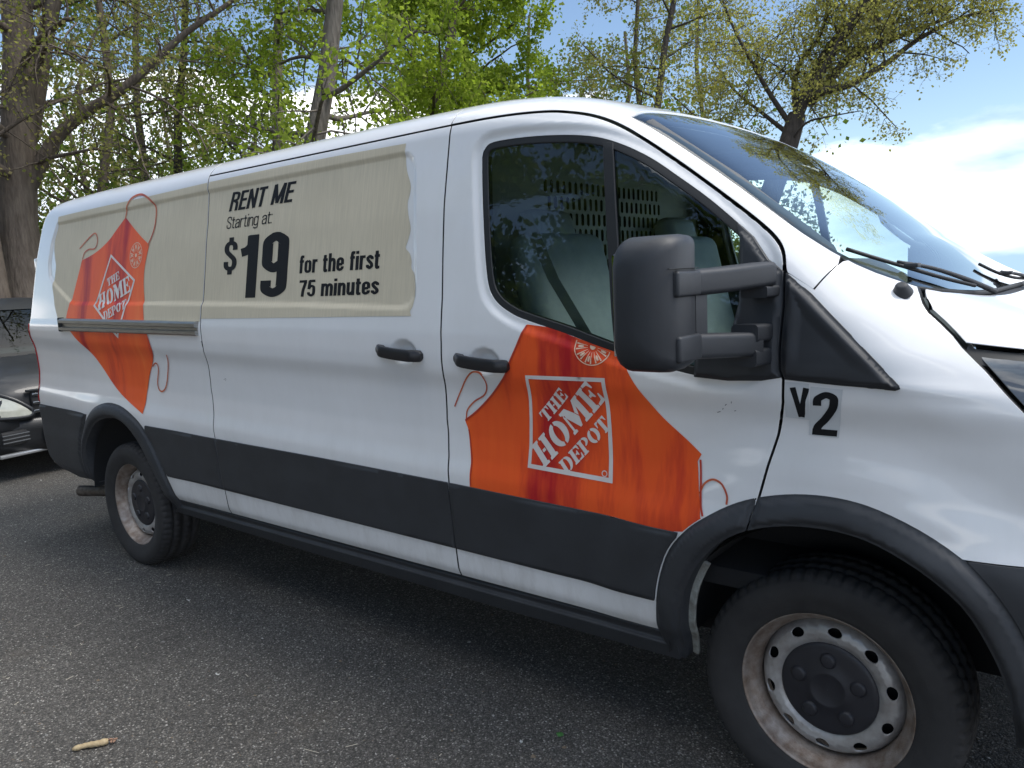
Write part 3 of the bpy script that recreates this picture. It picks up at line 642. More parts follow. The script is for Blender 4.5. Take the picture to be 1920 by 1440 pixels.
# hems and ties
def strap(P, w, m, parent, o=.0032, n=5): return poly_sheet('strap_print', ribbon(np.asarray(P), w, n), m, parent, o, .02)
strap([(-.878,1.360),(-.911,1.297),(-.94,1.247),(-.967,1.198),(-1.017,1.151),(-1.073,1.103),(-1.124,1.064),(-1.176,1.031)], .007, HEM, apron_f)
strap([(-1.163,1.00),(-1.155,.943),(-1.148,.886),(-1.150,.808)], .006, HEM, apron_f)
strap([(-.302,.990),(-.296,.93),(-.292,.87),(-.284,.84)][::-1], .006, HEM, apron_f)
strap([(-1.172,1.037),(-1.163,1.068),(-1.127,1.10),(-1.077,1.127),(-1.058,1.164),(-1.073,1.198),(-1.106,1.204),(-1.145,1.177),(-1.189,1.126),(-1.222,1.076)], .0055, STRAP, front_door, .0024)
strap([(-.298,.899),(-.285,.928),(-.261,.942),(-.235,.933),(-.219,.905),(-.219,.880)], .0055, STRAP, front_door, .0024)
strap([(-3.622,1.912),(-3.60,1.972),(-3.554,2.012),(-3.461,2.022),(-3.371,1.993),(-3.304,1.946),(-3.290,1.887),(-3.301,1.822),(-3.345,1.753)], .011, STRAP, quarter, .0042)
strap([(-4.093,1.719),(-4.072,1.757),(-4.019,1.773),(-3.95,1.773),(-3.923,1.805),(-3.939,1.843),(-3.97,1.858),(-4.034,1.837),(-4.143,1.784)], .008, STRAP, quarter, .0042)
strap([(-3.313,1.144),(-3.273,1.162),(-3.256,1.137),(-3.287,1.063),(-3.278,1.026),(-3.243,1.019),(-3.20,1.053),(-3.15,1.159),(-3.135,1.209)], .008, STRAP, quarter, .0042)
# block letters of the wordmark, stencil cut with slab serifs (unit height)
def arc(cx, cy, rx, ry, a0, a1, n=12): 
    t = np.radians(np.linspace(a0, a1, n)); return [(cx+rx*math.cos(q), cy+ry*math.sin(q)) for q in t]
def stem(x, w=.26, s=.07): return [(x,0),(x+w+2*s,0),(x+w+2*s,.09),(x+w+s,.13),(x+w+s,.87),(x+w+2*s,.91),(x+w+2*s,1),(x,1),(x,.91),(x+s,.87),(x+s,.13),(x,.09)]
GL = {
 'H': (.92, [stem(0), stem(.50), [(.375,.44),(.53,.44),(.53,.56),(.375,.56)]]),
 'T': (.84, [[(.22,0),(.62,0),(.62,.09),(.55,.13),(.55,1),(.29,1),(.29,.13),(.22,.09)], [(0,.62),(.06,.62),(.13,.86),(.25,.90),(.25,1),(0,1)], [(.84,.62),(.78,.62),(.71,.86),(.59,.90),(.59,1),(.84,1)]]),
 'E': (.80, [stem(0), [(.44,1),(.80,1),(.80,.64),(.74,.64),(.66,.86),(.44,.90)], [(.44,0),(.80,0),(.80,.36),(.74,.36),(.66,.14),(.44,.10)], [(.37,.45),(.48,.45),(.56,.34),(.61,.34),(.61,.68),(.56,.68),(.48,.56),(.37,.56)]]),
 'O': (.90, [arc(.45,.5,.45,.5,97,263)+arc(.45,.5,.17,.36,258,102), arc(.45,.5,.45,.5,-83,83)+arc(.45,.5,.17,.36,78,-78)]),
 'M': (1.20, [[(0,0),(.24,0),(.24,.09),(.17,.13),(.17,.80),(.07,.80),(.07,.13),(0,.09)], [(0,.91),(.02,.87),(.08,.87),(.46,.04),(.56,.04),(.70,.36),(.58,.62),(.36,1),(0,1)], [(.78,0),(1.20,0),(1.20,.09),(1.13,.13),(1.13,.87),(1.20,.91),(1.20,1),(.86,1),(.63,.58),(.72,.40),(.86,.72),(.86,.13),(.78,.09)]]),
 'D': (.88, [stem(0), [(.45,0)]+arc(.45,.5,.43,.5,-90,90)[1:-1]+[(.45,1),(.45,.90)]+arc(.45,.5,.16,.40,90,-90)[1:-1]+[(.45,.10)]]),
 'P': (.82, [stem(0), [(.45,.40)]+arc(.45,.70,.37,.30,-90,90)[1:-1]+[(.45,1),(.45,.90)]+arc(.45,.70,.13,.20,90,-90)[1:-1]+[(.45,.50)]]),
}
def word(txt, s0, s1, t, h, gap=.07):
    """loops of a word on the diagonal (s along, t across) of a unit square"""
    W = sum(GL[c][0] for c in txt)+gap*(len(txt)-1); k = (s1-s0)/W; x = 0; out = []
    for c in txt:
        w, Ls = GL[c]
        for L in Ls:
            q = np.array(L); s = s0+(x+q[:,0])*k; tt = t-h/2+q[:,1]*h
            out.append(np.stack([(s-tt)/math.sqrt(2), (s+tt)/math.sqrt(2)], 1))
        x += w+gap
    return out
def homography(Q):
    (x0,y0),(x1,y1),(x2,y2),(x3,y3) = Q      # TL TR BR BL of the unit square (0,1)(1,1)(1,0)(0,0)
    src = [(0,1),(1,1),(1,0),(0,0)]; A = []; b = []
    for (u, v), (x, y) in zip(src, Q):
        A += [[u,v,1,0,0,0,-u*x,-v*x],[0,0,0,u,v,1,-u*y,-v*y]]; b += [x,y]
    h = np.append(np.linalg.solve(np.array(A), np.array(b)), 1).reshape(3,3)
    def f(P):
        P = np.asarray(P, float); q = np.c_[P, np.ones(len(P))]@h.T; return q[:,:2]/q[:,2:]
    return f
def logo(Q, parent, o):
    f = homography(Q); t = .042
    fr = [np.array([(0,0),(1,0),(1,1),(0,1)]), np.array([(t,t),(1-t,t),(1-t,1-t),(t,1-t)])]
    side_sheet('logo_frame', [f(densify(L, .1)) for L in fr], WHITEINK, parent, .02, off=o, flange=0)
    for txt, s0, s1, tt, h in (('THE', .50, .93, .245, .140), ('HOME', .165, 1.235, .0, .270), ('DEPOT', .345, 1.075, -.275, .145)):
        Ls = [f(densify(L, .05)) for L in word(txt, s0, s1, tt, h)]
        pts, ed = loops_to_edges(Ls, .03)
        edges_sheet('lettering', pts, ed, WHITEINK, parent, .012, o+.0009)
logo([(-.884,1.203),(-.589,1.207),(-.587,.886),(-.908,.897)], apron_f, .0030)
logo([(-3.746,1.732),(-3.454,1.586),(-3.591,1.285),(-3.893,1.459)], apron_r, .0044)
side_sheet('registered_mark', [np.array(arc(-.616,.912,.010,.010,0,345,16)), np.array(arc(-.616,.912,.0072,.0072,0,345,14))], WHITEINK, apron_f, .02, off=.0032, flange=0)
def medal(cx, cz, rx, rz, parent, o, cut=None):
    loops = [np.array(arc(cx,cz,rx,rz,0,352,48)), np.array(arc(cx,cz,rx*.945,rz*.945,0,352,48))]
    for k in range(18):
        a = math.radians(k*20+7); da = .05
        q = [(cx+rx*r*math.cos(a+d*s), cz+rz*r*math.sin(a+d*s)) for r, d, s in ((.28,.03,1),(.90,.045,1),(.90,.045,-1),(.28,.03,-1))]
        loops.append(np.array(q))
        if k % 2 == 0:
            a2 = a+math.radians(10)
            loops.append(np.array([(cx+rx*r*math.cos(a2+d), cz+rz*r*math.sin(a2+d)) for r, d in ((.50,.05),(.62,.10),(.80,.06),(.80,-.06),(.62,-.10),(.50,-.05))]))
    loops.append(np.array(arc(cx,cz,rx*.16,rz*.16,0,330,10)))
    if cut is not None:
        L2 = []
        for L in loops:
            P = densify(L, .02); out = []
            n = len(P); f = lambda q: np.interp(q[0], cut[:,0], cut[:,1])-q[1]
            for i in range(n):
                a, b = P[i], P[(i+1) % n]; fa, fb = f(a), f(b)
                if fa > 0: out.append(a)
                if (fa > 0) != (fb > 0): out.append(a+(b-a)*fa/(fa-fb))
            if len(out) > 3: L2.append(np.array(out))
        loops = L2
    pts, ed = loops_to_edges(loops, .02)
    edges_sheet('emblem', pts, ed, CREAMINK, parent, 0, o)
sillline = np.array([(-.868,1.366),(-.735,1.331),(-.631,1.299),(-.531,1.271),(-.45,1.25)])
medal(-.632, 1.297, .062, .055, apron_f, .0030, sillline)
medal(-3.463, 1.711, .066, .066, apron_r, .0044)
# lettering: a bold condensed grotesque drawn with a broad pen (unit cap height)
def rr(x0, y0, x1, y1, r, a0=0, a1=360, n=6):
    return None
def crv(P, n=6): return [tuple(q) for q in catmull(np.array(P, float), n)]
def glyph(c, a, b):
    h = a/2; v = b/2; X = .74                    # X: height of the small letters
    bowl = lambda W, y0, y1: crv([(W/2,y1-v),(W-h-.03,y1-v-.05),(W-h,y1-v-.15),(W-h,(y0+y1)/2),(W-h,y0+v+.15),(W-h-.03,y0+v+.05),(W/2,y0+v),(h+.03,y0+v+.05),(h,y0+v+.15),(h,(y0+y1)/2),(h,y1-v-.15),(h+.03,y1-v-.05),(W/2,y1-v)])
    ess = lambda W, H: crv([(W-h,H*.69),(W-h,H*.80),(W-h-.05,H-v-.04),(W/2,H-v),(h+.05,H-v-.04),(h,H*.78),(h+.03,H*.64),(W/2,H*.51),(W-h-.03,H*.38),(W-h,H*.24),(W-h-.05,v+.04),(W/2,v),(h+.05,v+.04),(h,H*.20),(h,H*.31)])
    W = .56
    if c == 'R': return W, [[(h,0),(h,1)], [(h,1-v),(W*.5,1-v)]+crv([(W*.5,1-v),(W-h-.03,1-v-.05),(W-h,.76),(W-h-.03,.53+v),(W*.5,.47+v)])[1:]+[(h,.47+v)], crv([(W*.45,.47+v),(W-h-.04,.42),(W-h-.01,.28),(W-h,.0)])]
    if c == 'E': return .48, [[(h,0),(h,1)], [(h,1-v),(.48,1-v)], [(h,v),(.48,v)], [(h,.52),(.45,.52)]]
    if c == 'N': return W+.02, [[(h,0),(h,1)], [(W+.02-h,0),(W+.02-h,1)], [(h*.9,1),(W+.02-h*.9,0)]]
    if c == 'T': return .52, [[(.26,0),(.26,1)], [(0,1-v),(.52,1-v)]]
    if c == 'M': return .74, [[(h,0),(h,1)], [(.74-h,0),(.74-h,1)], [(h*1.05,1),(.37,.06)], [(.74-h*1.05,1),(.37,.06)]]
    if c == 'S': return .54, [ess(.54, 1.)]
    if c == '$': return .56, [ess(.56, 1.), [(.28,1-b),(.28,1.12)], [(.28,b),(.28,-.12)]]
    if c == 'V': return .60, [[(h*.9,1),(.30,0)], [(.60-h*.9,1),(.30,0)]]
    if c == '1': return .40, [[(.40-h,0),(.40-h,1)], crv([(.0,.73),(.14,.76),(.24,.84),(.40-h-.03,.99)])]
    if c == '9': return .58, [crv([(.20,.99-v),(.31,1-v),(.58-h-.03,.95-v),(.58-h,.82),(.58-h,.50),(.58-h,.20),(.58-h-.03,.05+v),(.29,v),(h+.03,.04+v),(h,.16),(h,.26)]), crv([(.38,.99-v),(.27,1-v),(h+.03,.95-v),(h,.82),(h,.68),(h,.55),(h+.03,.43+v),(.27,.38+v),(.58-h-.08,.42+v),(.58-h,.52)])]
    if c == '2': return .56, [crv([(h,.68),(h,.80),(h+.04,.93-v),(.28,1-v),(.56-h-.03,.95-v),(.56-h,.78),(.56-h-.03,.62),(.28,.38),(h+.03,.20),(h,v)]), [(0,v),(.56,v)]]
    if c == '7': return .52, [[(0,1-v),(.52,1-v)], crv([(.52-h*.8,1-v*1.6),(.36,.66),(.27,.34),(.24,0)])]
    if c == '5': return .54, [[(.05+h*.6,1-v),(.51,1-v)], [(h+.05,1-v*.5),(h,.44)], crv([(h*.9,.46),(.20,.60),(.30,.62),(.54-h-.02,.56),(.54-h,.40),(.54-h,.24),(.54-h-.04,.05+v),(.27,v),(h+.04,.05+v),(h,.18),(h,.26)])]
    W = .50
    if c == 'o': return W, [bowl(W, 0, X)]
    if c == 'e': return W, [crv([(h,.36),(W-h,.36),(W-h,.36)])[:7]+[], crv([(W-h,.35),(W-h,X-v-.16),(W-h-.03,X-v-.05),(W/2,X-v),(h+.03,X-v-.05),(h,X-v-.16),(h,.37),(h,v+.15),(h+.03,v+.05),(W/2,v),(W-h-.03,v+.05),(W-h,.18),(W-h,.24)])]
    if c == 'h': return W, [[(h,0),(h,1)], crv([(h,X-.22),(h+.06,X-v-.08),(W/2+.03,X-v),(W-h-.03,X-v-.05),(W-h,X-v-.18),(W-h,.3),(W-h,0)])]
    if c == 'n': return W, [[(h,0),(h,X)], crv([(h,X-.22),(h+.06,X-v-.08),(W/2+.03,X-v),(W-h-.03,X-v-.05),(W-h,X-v-.18),(W-h,.3),(W-h,0)])]
    if c == 'm': return .78, [[(h,0),(h,X)]]+[crv([(x0,X-.22),(x0+.05,X-v-.08),(x0+.15,X-v),(x1-.03,X-v-.05),(x1,X-v-.18),(x1,.3),(x1,0)]) for x0, x1 in ((h,.39),(.39,.78-h))]
    if c == 'u': return W, [[(W-h,0),(W-h,X)], crv([(W-h,.22),(W-h-.06,v+.08),(W/2-.03,v),(h+.03,v+.05),(h,v+.18),(h,.44),(h,X)])]
    if c == 'i': return a, [[(h,0),(h,X)], [(h,1-b*1.1),(h,1)]]
    if c == 'r': return .36, [[(h,0),(h,X)], crv([(h,X-.26),(h+.05,X-.10),(.26,X-v*1.05),(.36,X-v*.95)])]
    if c == 'f': return .32, [crv([(.13,0),(.13,.5),(.13,.80),(.16,.93),(.24,1-v),(.32,1-v)]), [(0,X-v),(.31,X-v)]]
    if c == 't': return .33, [crv([(.14,.93),(.14,.5),(.14,.20),(.17,.06),(.25,v),(.33,v)]), [(0,X-v),(.32,X-v)]]
    if c == 's': return .46, [ess(.46, X)]
    if c == 'a': return W, [crv([(h,X*.70),(h+.02,X-v-.07),(W/2,X-v),(W-h-.03,X-v-.05),(W-h,X-v-.17),(W-h,.25),(W-h,0)]), crv([(W-h,.45),(W*.55,.41),(h+.03,.34),(h,.20),(h+.03,.06),(W*.42,v),(W-h-.06,.10),(W-h,.20)])]
    if c == 'g': return W, [crv([(W-h,X),(W-h,.3),(W-h,-.06),(W-h-.03,-.17),(W/2,-.24+v),(h+.03,-.17),(h,-.10)]), crv([(W-h,X-.20),(W-h-.08,X-v-.04),(W/2,X-v),(h+.03,X-v-.05),(h,X-v-.15),(h,.37),(h,v+.15),(h+.03,v+.05),(W/2,v),(W-h-.08,v+.05),(W-h,.22)])]
    if c == ':': return a, [[(h,0),(h,b*1.1)], [(h,X-b*1.1),(h,X)]]
    return .28, []
def pen(P, a, b):
    P = np.asarray(P, float); keep = np.r_[True, np.linalg.norm(np.diff(P, axis=0), axis=1) > 1e-6]; P = P[keep]
    t = np.gradient(P, axis=0); t /= np.linalg.norm(t, axis=1)[:, None]+1e-12
    o = np.stack([-t[:,1]*a/2, t[:,0]*b/2], 1); return np.vstack([P+o, (P-o)[::-1]])
def lettering(txt, x0, x1, z0, z1, m, parent, o, a=.17, b=.13, shear=0., gap=.055, top=1., bot=0.):
    polys = []; x = 0
    for ch in txt:
        w, st = glyph(ch, a, b)
        for P in st:
            q = pen(P, a, b); q[:,0] += x; polys.append(q)
        x += w+gap
    k = (x1-x0)/(x-gap); kz = (z1-z0)/(top-bot)
    out = [np.stack([x0+q[:,0]*k+shear*(q[:,1]-bot)*kz, z0+(q[:,1]-bot)*kz], 1) for q in polys]
    pts = np.vstack(out); ed = []; n = 0
    for q in out: ed += [(n+i, n+(i+1) % len(q)) for i in range(len(q))]; n += len(q)
    lo_, hi_ = pts.min(0), pts.max(0); gx, gz = np.meshgrid(np.arange(lo_[0], hi_[0], .0113), np.arange(lo_[1], hi_[1], .0113)); pts = np.vstack([pts, np.stack([gx.ravel(), gz.ravel()], 1)])
    vs, es, fs, _, _, _ = delaunay_2d_cdt([Vector((float(p[0]), float(p[1]))) for p in pts], ed, [], 0, 1e-6, False)
    V = np.array([(v.x, v.y) for v in vs]); T = np.array([f for f in fs if len(f) == 3]); c = V[T].mean(1); ins = np.zeros(len(T), bool)
    for q in out:                                 # union of the pen strokes, self-crossings included
        A, B = q, np.roll(q, -1, 0); wn_ = np.zeros(len(T))
        for i in range(len(q)):
            up = (A[i,1] <= c[:,1]) & (B[i,1] > c[:,1]); dn = (A[i,1] > c[:,1]) & (B[i,1] <= c[:,1])
            s = (B[i,0]-A[i,0])*(c[:,1]-A[i,1])-(c[:,0]-A[i,0])*(B[i,1]-A[i,1]); wn_ += (up & (s > 0)).astype(int)-(dn & (s < 0)).astype(int)
        ins |= wn_ != 0
    T = T[ins]; P, T, N = skin(V, T, side_map(o, True), (0, 1, 0), 0)
    return mesh_obj('lettering', P, T, m, parent, N)
lettering('RENT ME', -2.628, -2.158, 1.862, 1.946, BLACKINK, sliding_door, .0026, .185, .135, .24)
lettering('Starting at:', -2.634, -2.288, 1.784, 1.838, BLACKINK, sliding_door, .0026, .105, .095, .05, .06)
lettering('$', -2.634, -2.530, 1.580, 1.744, BLACKINK, sliding_door, .0026, .20, .14, top=1.12, bot=-.12)
lettering('19', -2.498, -2.150, 1.474, 1.744, BLACKINK, sliding_door, .0026, .235, .135, gap=.10)
lettering('for the first', -2.070, -1.585, 1.565, 1.636, BLACKINK, sliding_door, .0026, .20, .145)
lettering('75 minutes', -2.062, -1.580, 1.471, 1.537, BLACKINK, sliding_door, .0026, .20, .145)
STICK = mat('sticker_film', (.58,.60,.61), .4)
poly_sheet('sticker', [(-.060,1.221),(.0,1.219),(-.004,1.125),(-.064,1.128)], STICK, wing, .0012, .02)
poly_sheet('sticker', [(.004,1.2125),(.080,1.2085),(.064,1.084),(-.009,1.086),(-.001,1.16)], STICK, wing, .0012, .02)
lettering('V', -.047, .0, 1.132, 1.208, BLACKINK, wing, .0024, .19, .15)
lettering('2', .0, .060, 1.088, 1.201, BLACKINK, wing, .0024, .19, .14, .10)
# ------------------------------------------------------------------ wheels
def lathe(prof, n=72, wob=None):
    """profile of (radius, y) turned about the y axis"""
    V = []; a = np.linspace(0, 2*np.pi, n, endpoint=False)
    for i, (r, y) in enumerate(prof):
        rr = np.full(n, r)
        if wob is not None: rr = rr+wob(i, a)
        V.append(np.stack([rr*np.cos(a), np.full(n, y), rr*np.sin(a)], 1))
    V = np.vstack(V); k = len(prof)
    F = np.array([(i*n+j, (i+1)*n+j, (i+1)*n+(j+1) % n, i*n+(j+1) % n) for i in range(k-1) for j in range(n)])
    return V, F
TP = [(.226,-.088),(.234,-.101),(.246,-.104),(.262,-.110),(.280,-.116),(.297,-.1175),(.308,-.1155),(.318,-.113),(.326,-.110),(.3295,-.1055),(.334,-.104),(.340,-.098),(.3445,-.088),(.3475,-.072),(.3485,-.060),(.3405,-.058),(.3405,-.050),(.3495,-.048),(.3495,-.012),(.341,-.010),(.341,.010),(.3495,.012),(.3495,.048),(.341,.050),(.341,.058),(.3485,.060),(.3445,.088),(.330,.106),(.297,.1175),(.262,.110),(.226,.088)]
def tread(i, a):
    if 9 <= i <= 13: return -.0050*(np.sin(a*62) > .45)*(1 if i > 9 else .4)
    if 14 <= i <= 25 and i not in (15,16,19,20,23,24): return -.004*(np.sin(a*62+i) > .7)
    return 0*a
def wheel(loc, sg=-1):
    e = empty('wheel', loc, parent=van)
    if sg > 0: e.rotation_euler = (0, 0, math.pi)
    V, F = lathe(TP, 496, tread); mesh_obj('tyre', V, F, TYRE, e)
    # barrel and flange, rusted
    B = [(.214,.07),(.206,.02),(.196,-.01),(.196,-.035),(.200,-.050),(.206,-.060),(.214,-.070),(.219,-.0775),(.223,-.086),(.2265,-.094),(.2295,-.0955),(.2315,-.092),(.2315,-.080)]
    V, F = lathe(B, 96); mesh_obj('rim', V, F, RUST, e)
    # pressed steel disc with hand holes
    def fy(r): return np.interp(r, [0,.120,.132,.142,.160,.176,.188,.197], [-.040,-.040,-.046,-.052,-.055,-.050,-.036,-.014])
    hs = []
    for k in range(10):
        a = 2*math.pi*(k+.35)/10; t = np.linspace(0, 2*np.pi, 14, endpoint=False)
        rr = .1665+.0150*np.cos(t); th = a+.0205/.166*np.sin(t); hs.append(np.stack([rr*np.cos(th), rr*np.sin(th)], 1))
    out = np.array([(.1965*math.cos(q), .1965*math.sin(q)) for q in np.linspace(0, 2*np.pi, 96, endpoint=False)])
    pts, ed = loops_to_edges([out]+hs, .02); V2, T = cut_mesh(pts, ed, .0085)
    P, T, N = skin(V2, T, lambda V: np.stack([V[:,0], fy(np.hypot(V[:,0], V[:,1])), V[:,1]], 1), (0,1,0), .006, .001)
    mesh_obj('wheel_disc', P, T, STEEL, e, N)
    C = [(.0005,-.058),(.040,-.058),(.044,-.060),(.050,-.061),(.055,-.058),(.090,-.056),(.112,-.054),(.122,-.053),(.128,-.051),(.131,-.047),(.131,-.040)]
    def lug(i, a): return 0*a
    V, F = lathe(C, 60)
    # five swellings over the wheel nuts
    r = np.hypot(V[:,0], V[:,2]); th = np.arctan2(V[:,2], V[:,0])
    mesh_obj('hub_cap', V, F, CAP, e)
    for k in range(5):
        a = 2*math.pi*(k+.25)/5; bm = bmesh.new()
        bmesh.ops.create_cone(bm, segments=20, radius1=.024, radius2=.017, depth=.010, cap_ends=True)
        bmesh.ops.rotate(bm, matrix=Matrix.Rotation(math.pi/2, 3, 'X'), verts=bm.verts)
        bmesh.ops.translate(bm, vec=(.084*math.cos(a), -.0595, .084*math.sin(a)), verts=bm.verts)
        bm_obj('nut_cover', bm, CAP, e, bevel=.003)
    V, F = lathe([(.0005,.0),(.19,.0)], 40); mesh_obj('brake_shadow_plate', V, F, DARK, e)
    return e
wheel((0,-.815,.345)); wheel((-3.75,-.880,.345)); wheel((0,.815,.345), 1); wheel((-3.75,.880,.345), 1)
# wheel houses and underside
def wheelhouse(cx, sg):
    a = np.linspace(.02, math.pi-.02, 30); V = []; 
    for y in (.985, .62):
        V += [(cx+.455*math.cos(q), sg*y, .375+.47*math.sin(q)) for q in a]
    n = len(a); F = [(i, i+1, n+i+1, n+i) for i in range(n-1)]+[tuple(range(n, 2*n))]
    mesh_obj('wheel_arch_liner', V, F, mat('liner', (.014,.014,.015), .85), van)
for cx in (.03, -3.76):
    for sg in (-1, 1): wheelhouse(cx, sg)
FLAP = mat('primer_edge', (.34,.36,.33), .7, var=(.16,.15,.13), var_scale=30)
fl = ARF_I[(ARF_I[:,0] < -.30) & (ARF_I[:,1] < .70)]
side_sheet('arch_flange', [np.vstack([fl+np.array([-.008,.004]), (fl+np.array([.016,-.006]))[::-1]])], FLAP, van, .012, off=-.045, flange=.012, fine=False)
box('floor_pan', (-1.85,0,.45), (2.70,1.84,.10), DARK, van, .01); box('engine_bay', (.15,0,.72), (1.15,1.20,.62), DARK, van, .01); box('load_floor', (-3.85,0,.70), (1.9,1.20,.50), DARK, van, .01)
box('chassis_rail', (-2.0,-.55,.36), (4.6,.12,.12), DARK, van, .01); box('chassis_rail', (-2.0,.55,.36), (4.6,.12,.12), DARK, van, .01)
tube_obj('axle', [(-3.75,-.75,.345),(-3.75,.75,.345)], .06, DARK, van, 12); tube_obj('axle', [(0,-.72,.33),(0,.72,.33)], .045, DARK, van, 12)
EXH = mat('exhaust_steel', (.16,.14,.12), .55, metal=.6, var=(.09,.07,.055), var_scale=40)
Ve, Fe = tube([(-4.15,-.72,.30),(-4.40,-.80,.292),(-4.64,-.90,.285)], .034, 20, cap=False); ex = mesh_obj('exhaust_pipe', Ve, Fe, EXH, van)
Ve, Fe = tube([(-4.638,-.899,.285),(-4.45,-.82,.290)], .030, 20, cap=False); mesh_obj('pipe_bore', Ve, Fe, DARK, ex)
# ------------------------------------------------------------------ door handles, slide rail, fittings
def handle(x0, x1, z, parent):
    xm = (x0+x1)/2; rings = []
    xs = np.linspace(x0, x1, 26); L = x1-x0
    for x in xs:
        u = (x-x0)/L; w = float(S([x], [z], False)[0]); end = min(u, 1-u)
        prof = sstep(0, .16, np.array(end)); h = .0215*(.45+.55*sstep(0, .05, np.array(end))); dep = .016+.022*float(prof)
        cz = z-.004*math.sin(math.pi*u)+.004-(u-.5)*.020
        y0 = -(w-.001 if end < .17 else w+dep-.022); y1 = -(w+dep)
        t = np.linspace(0, 2*np.pi, 12, endpoint=False)
        rings.append([(x, (y0+y1)/2+(y1-y0)/2*np.sign(math.cos(q))*abs(math.cos(q))**.6, cz+h*np.sign(math.sin(q))*abs(math.sin(q))**.6) for q in t])
    return loft_obj('handle', rings, mat('handle_plastic', (.014,.014,.016), .42), parent)
handle(-1.562, -1.332, 1.258, sliding_door); handle(-1.176, -.944, 1.235, front_door)
# slide rail on the quarter panel
xs = np.linspace(-4.29, -2.800, 30); rings = []
for x in xs:
    zt, zb = np.interp(x, [-4.29,-2.79], [1.394,1.374]), np.interp(x, [-4.29,-2.79], [1.322,1.308]); w = float(S([x], [1.35], False)[0])
    rings.append([(x,-(w-.004),zt),(x,-(w+.016),zt-.002),(x,-(w+.020),zt-.010),(x,-(w+.020),zt-.026),(x,-(w+.006),zt-.030),(x,-(w+.006),zb+.024),(x,-(w+.020),zb+.020),(x,-(w+.020),zb+.006),(x,-(w+.014),zb),(x,-(w-.004),zb)])
rail = loft_obj('slide_rail', rings, METAL, quarter, smooth=False)
box('rail_end_cap', (-4.285,-1.025,1.358), (.030,.050,.080), RUBBER, rail, .006)
# antenna base on the wing
bm = bmesh.new(); bmesh.ops.create_cone(bm, segments=20, radius1=.026, radius2=.012, depth=.030, cap_ends=True)
nubw = float(S([.176],[1.430])[0])
bmesh.ops.transform(bm, matrix=Matrix.Translation((.176,-nubw-.004,1.440)) @ Matrix.Rotation(rad(38), 4, 'X'), verts=bm.verts)
bm_obj('aerial_base', bm, PLASTIC, van, bevel=.005, seg=3)
# ------------------------------------------------------------------ long arm door mirrors
def mirror(sg):
    m = empty('door_mirror', parent=van)
    def ring(y, x0, x1, z0, z1, r, n=5):
        cs = [(x1-r,z1-r,0),(x0+r,z1-r,90),(x0+r,z0+r,180),(x1-r,z0+r,270)]
        return [(cx+r*math.cos(rad(a0+90*k/(n-1))), sg*y, cz+r*math.sin(rad(a0+90*k/(n-1)))) for cx, cz, a0 in cs for k in range(n)]
    # head: fat rounded shell, blunt at the arm, swelling outwards
    H = [(1.290,-.270,-.186,1.318,1.550,.010),(1.294,-.285,-.174,1.302,1.578,.016),(1.305,-.296,-.167,1.291,1.588,.022),(1.34,-.302,-.163,1.285,1.590,.026),(1.39,-.305,-.164,1.283,1.588,.028),(1.412,-.305,-.173,1.285,1.583,.032),(1.432,-.303,-.190,1.292,1.574,.036),(1.446,-.298,-.212,1.310,1.556,.034),(1.454,-.290,-.238,1.345,1.525,.024),(1.456,-.284,-.250,1.375,1.49,.016),(1.4565,-.2675,-.2665,1.43,1.435,.0004)]
    loft_obj('mirror_housing', [ring(*h) for h in H], MIRPL, m)
    G = [ring(1.32,-.309,-.303,1.315,1.565,.0029), ring(1.430,-.309,-.303,1.32,1.55,.0029)]
    loft_obj('mirror_glass', G, mat('mirror_silver', (.8,.8,.8), .03, metal=1.), m)
    # raised frame of the front shell and the lamp slot at its outer side
    def plate(name, y0, y1, z0, z1, x, d, mt, bev):
        bm = bmesh.new(); box_bm(bm, (x, sg*(y0+y1)/2, (z0+z1)/2), (d, y1-y0, z1-z0)); bm_obj(name, bm, mt, m, bevel=bev, seg=3)
    plate('upper_cap_joint', 1.300, 1.440, 1.5125, 1.5145, -.1625, .006, RUBBER, .0008)
    plate('shell_band', 1.290, 1.405, 1.450, 1.508, -.1700, .026, MIRPL, .007)
    plate('shell_band', 1.290, 1.400, 1.304, 1.364, -.1700, .026, MIRPL, .007)
    def arm(name, pts, hz, hx):
        rs = []
        for (y, x, z) in pts: rs.append(ring(y, x-hx, x+hx, z-hz, z+hz, min(hz, hx)*.45))
        return loft_obj(name, rs, MIRPL, m)
    arm('mirror_arm', [(1.045,-.110,1.490),(1.060,-.112,1.490),(1.20,-.160,1.482),(1.31,-.198,1.478)], .030, .034)
    arm('mirror_arm', [(1.085,-.128,1.320),(1.100,-.130,1.320),(1.22,-.168,1.328),(1.31,-.198,1.334)], .030, .034)
    arm('arm_hinge', [(1.015,-.112,1.447),(1.085,-.118,1.447)], .014, .034)
    arm('arm_hinge', [(1.015,-.120,1.345),(1.115,-.130,1.348)], .022, .034)
    arm('arm_foot', [(1.02,-.122,1.285),(1.12,-.132,1.288)], .022, .034)
    arm('arm_web', [(1.262,-.184,1.40),(1.300,-.194,1.40)], .085, .026)
    return m
mirror(-1); mirror(1)
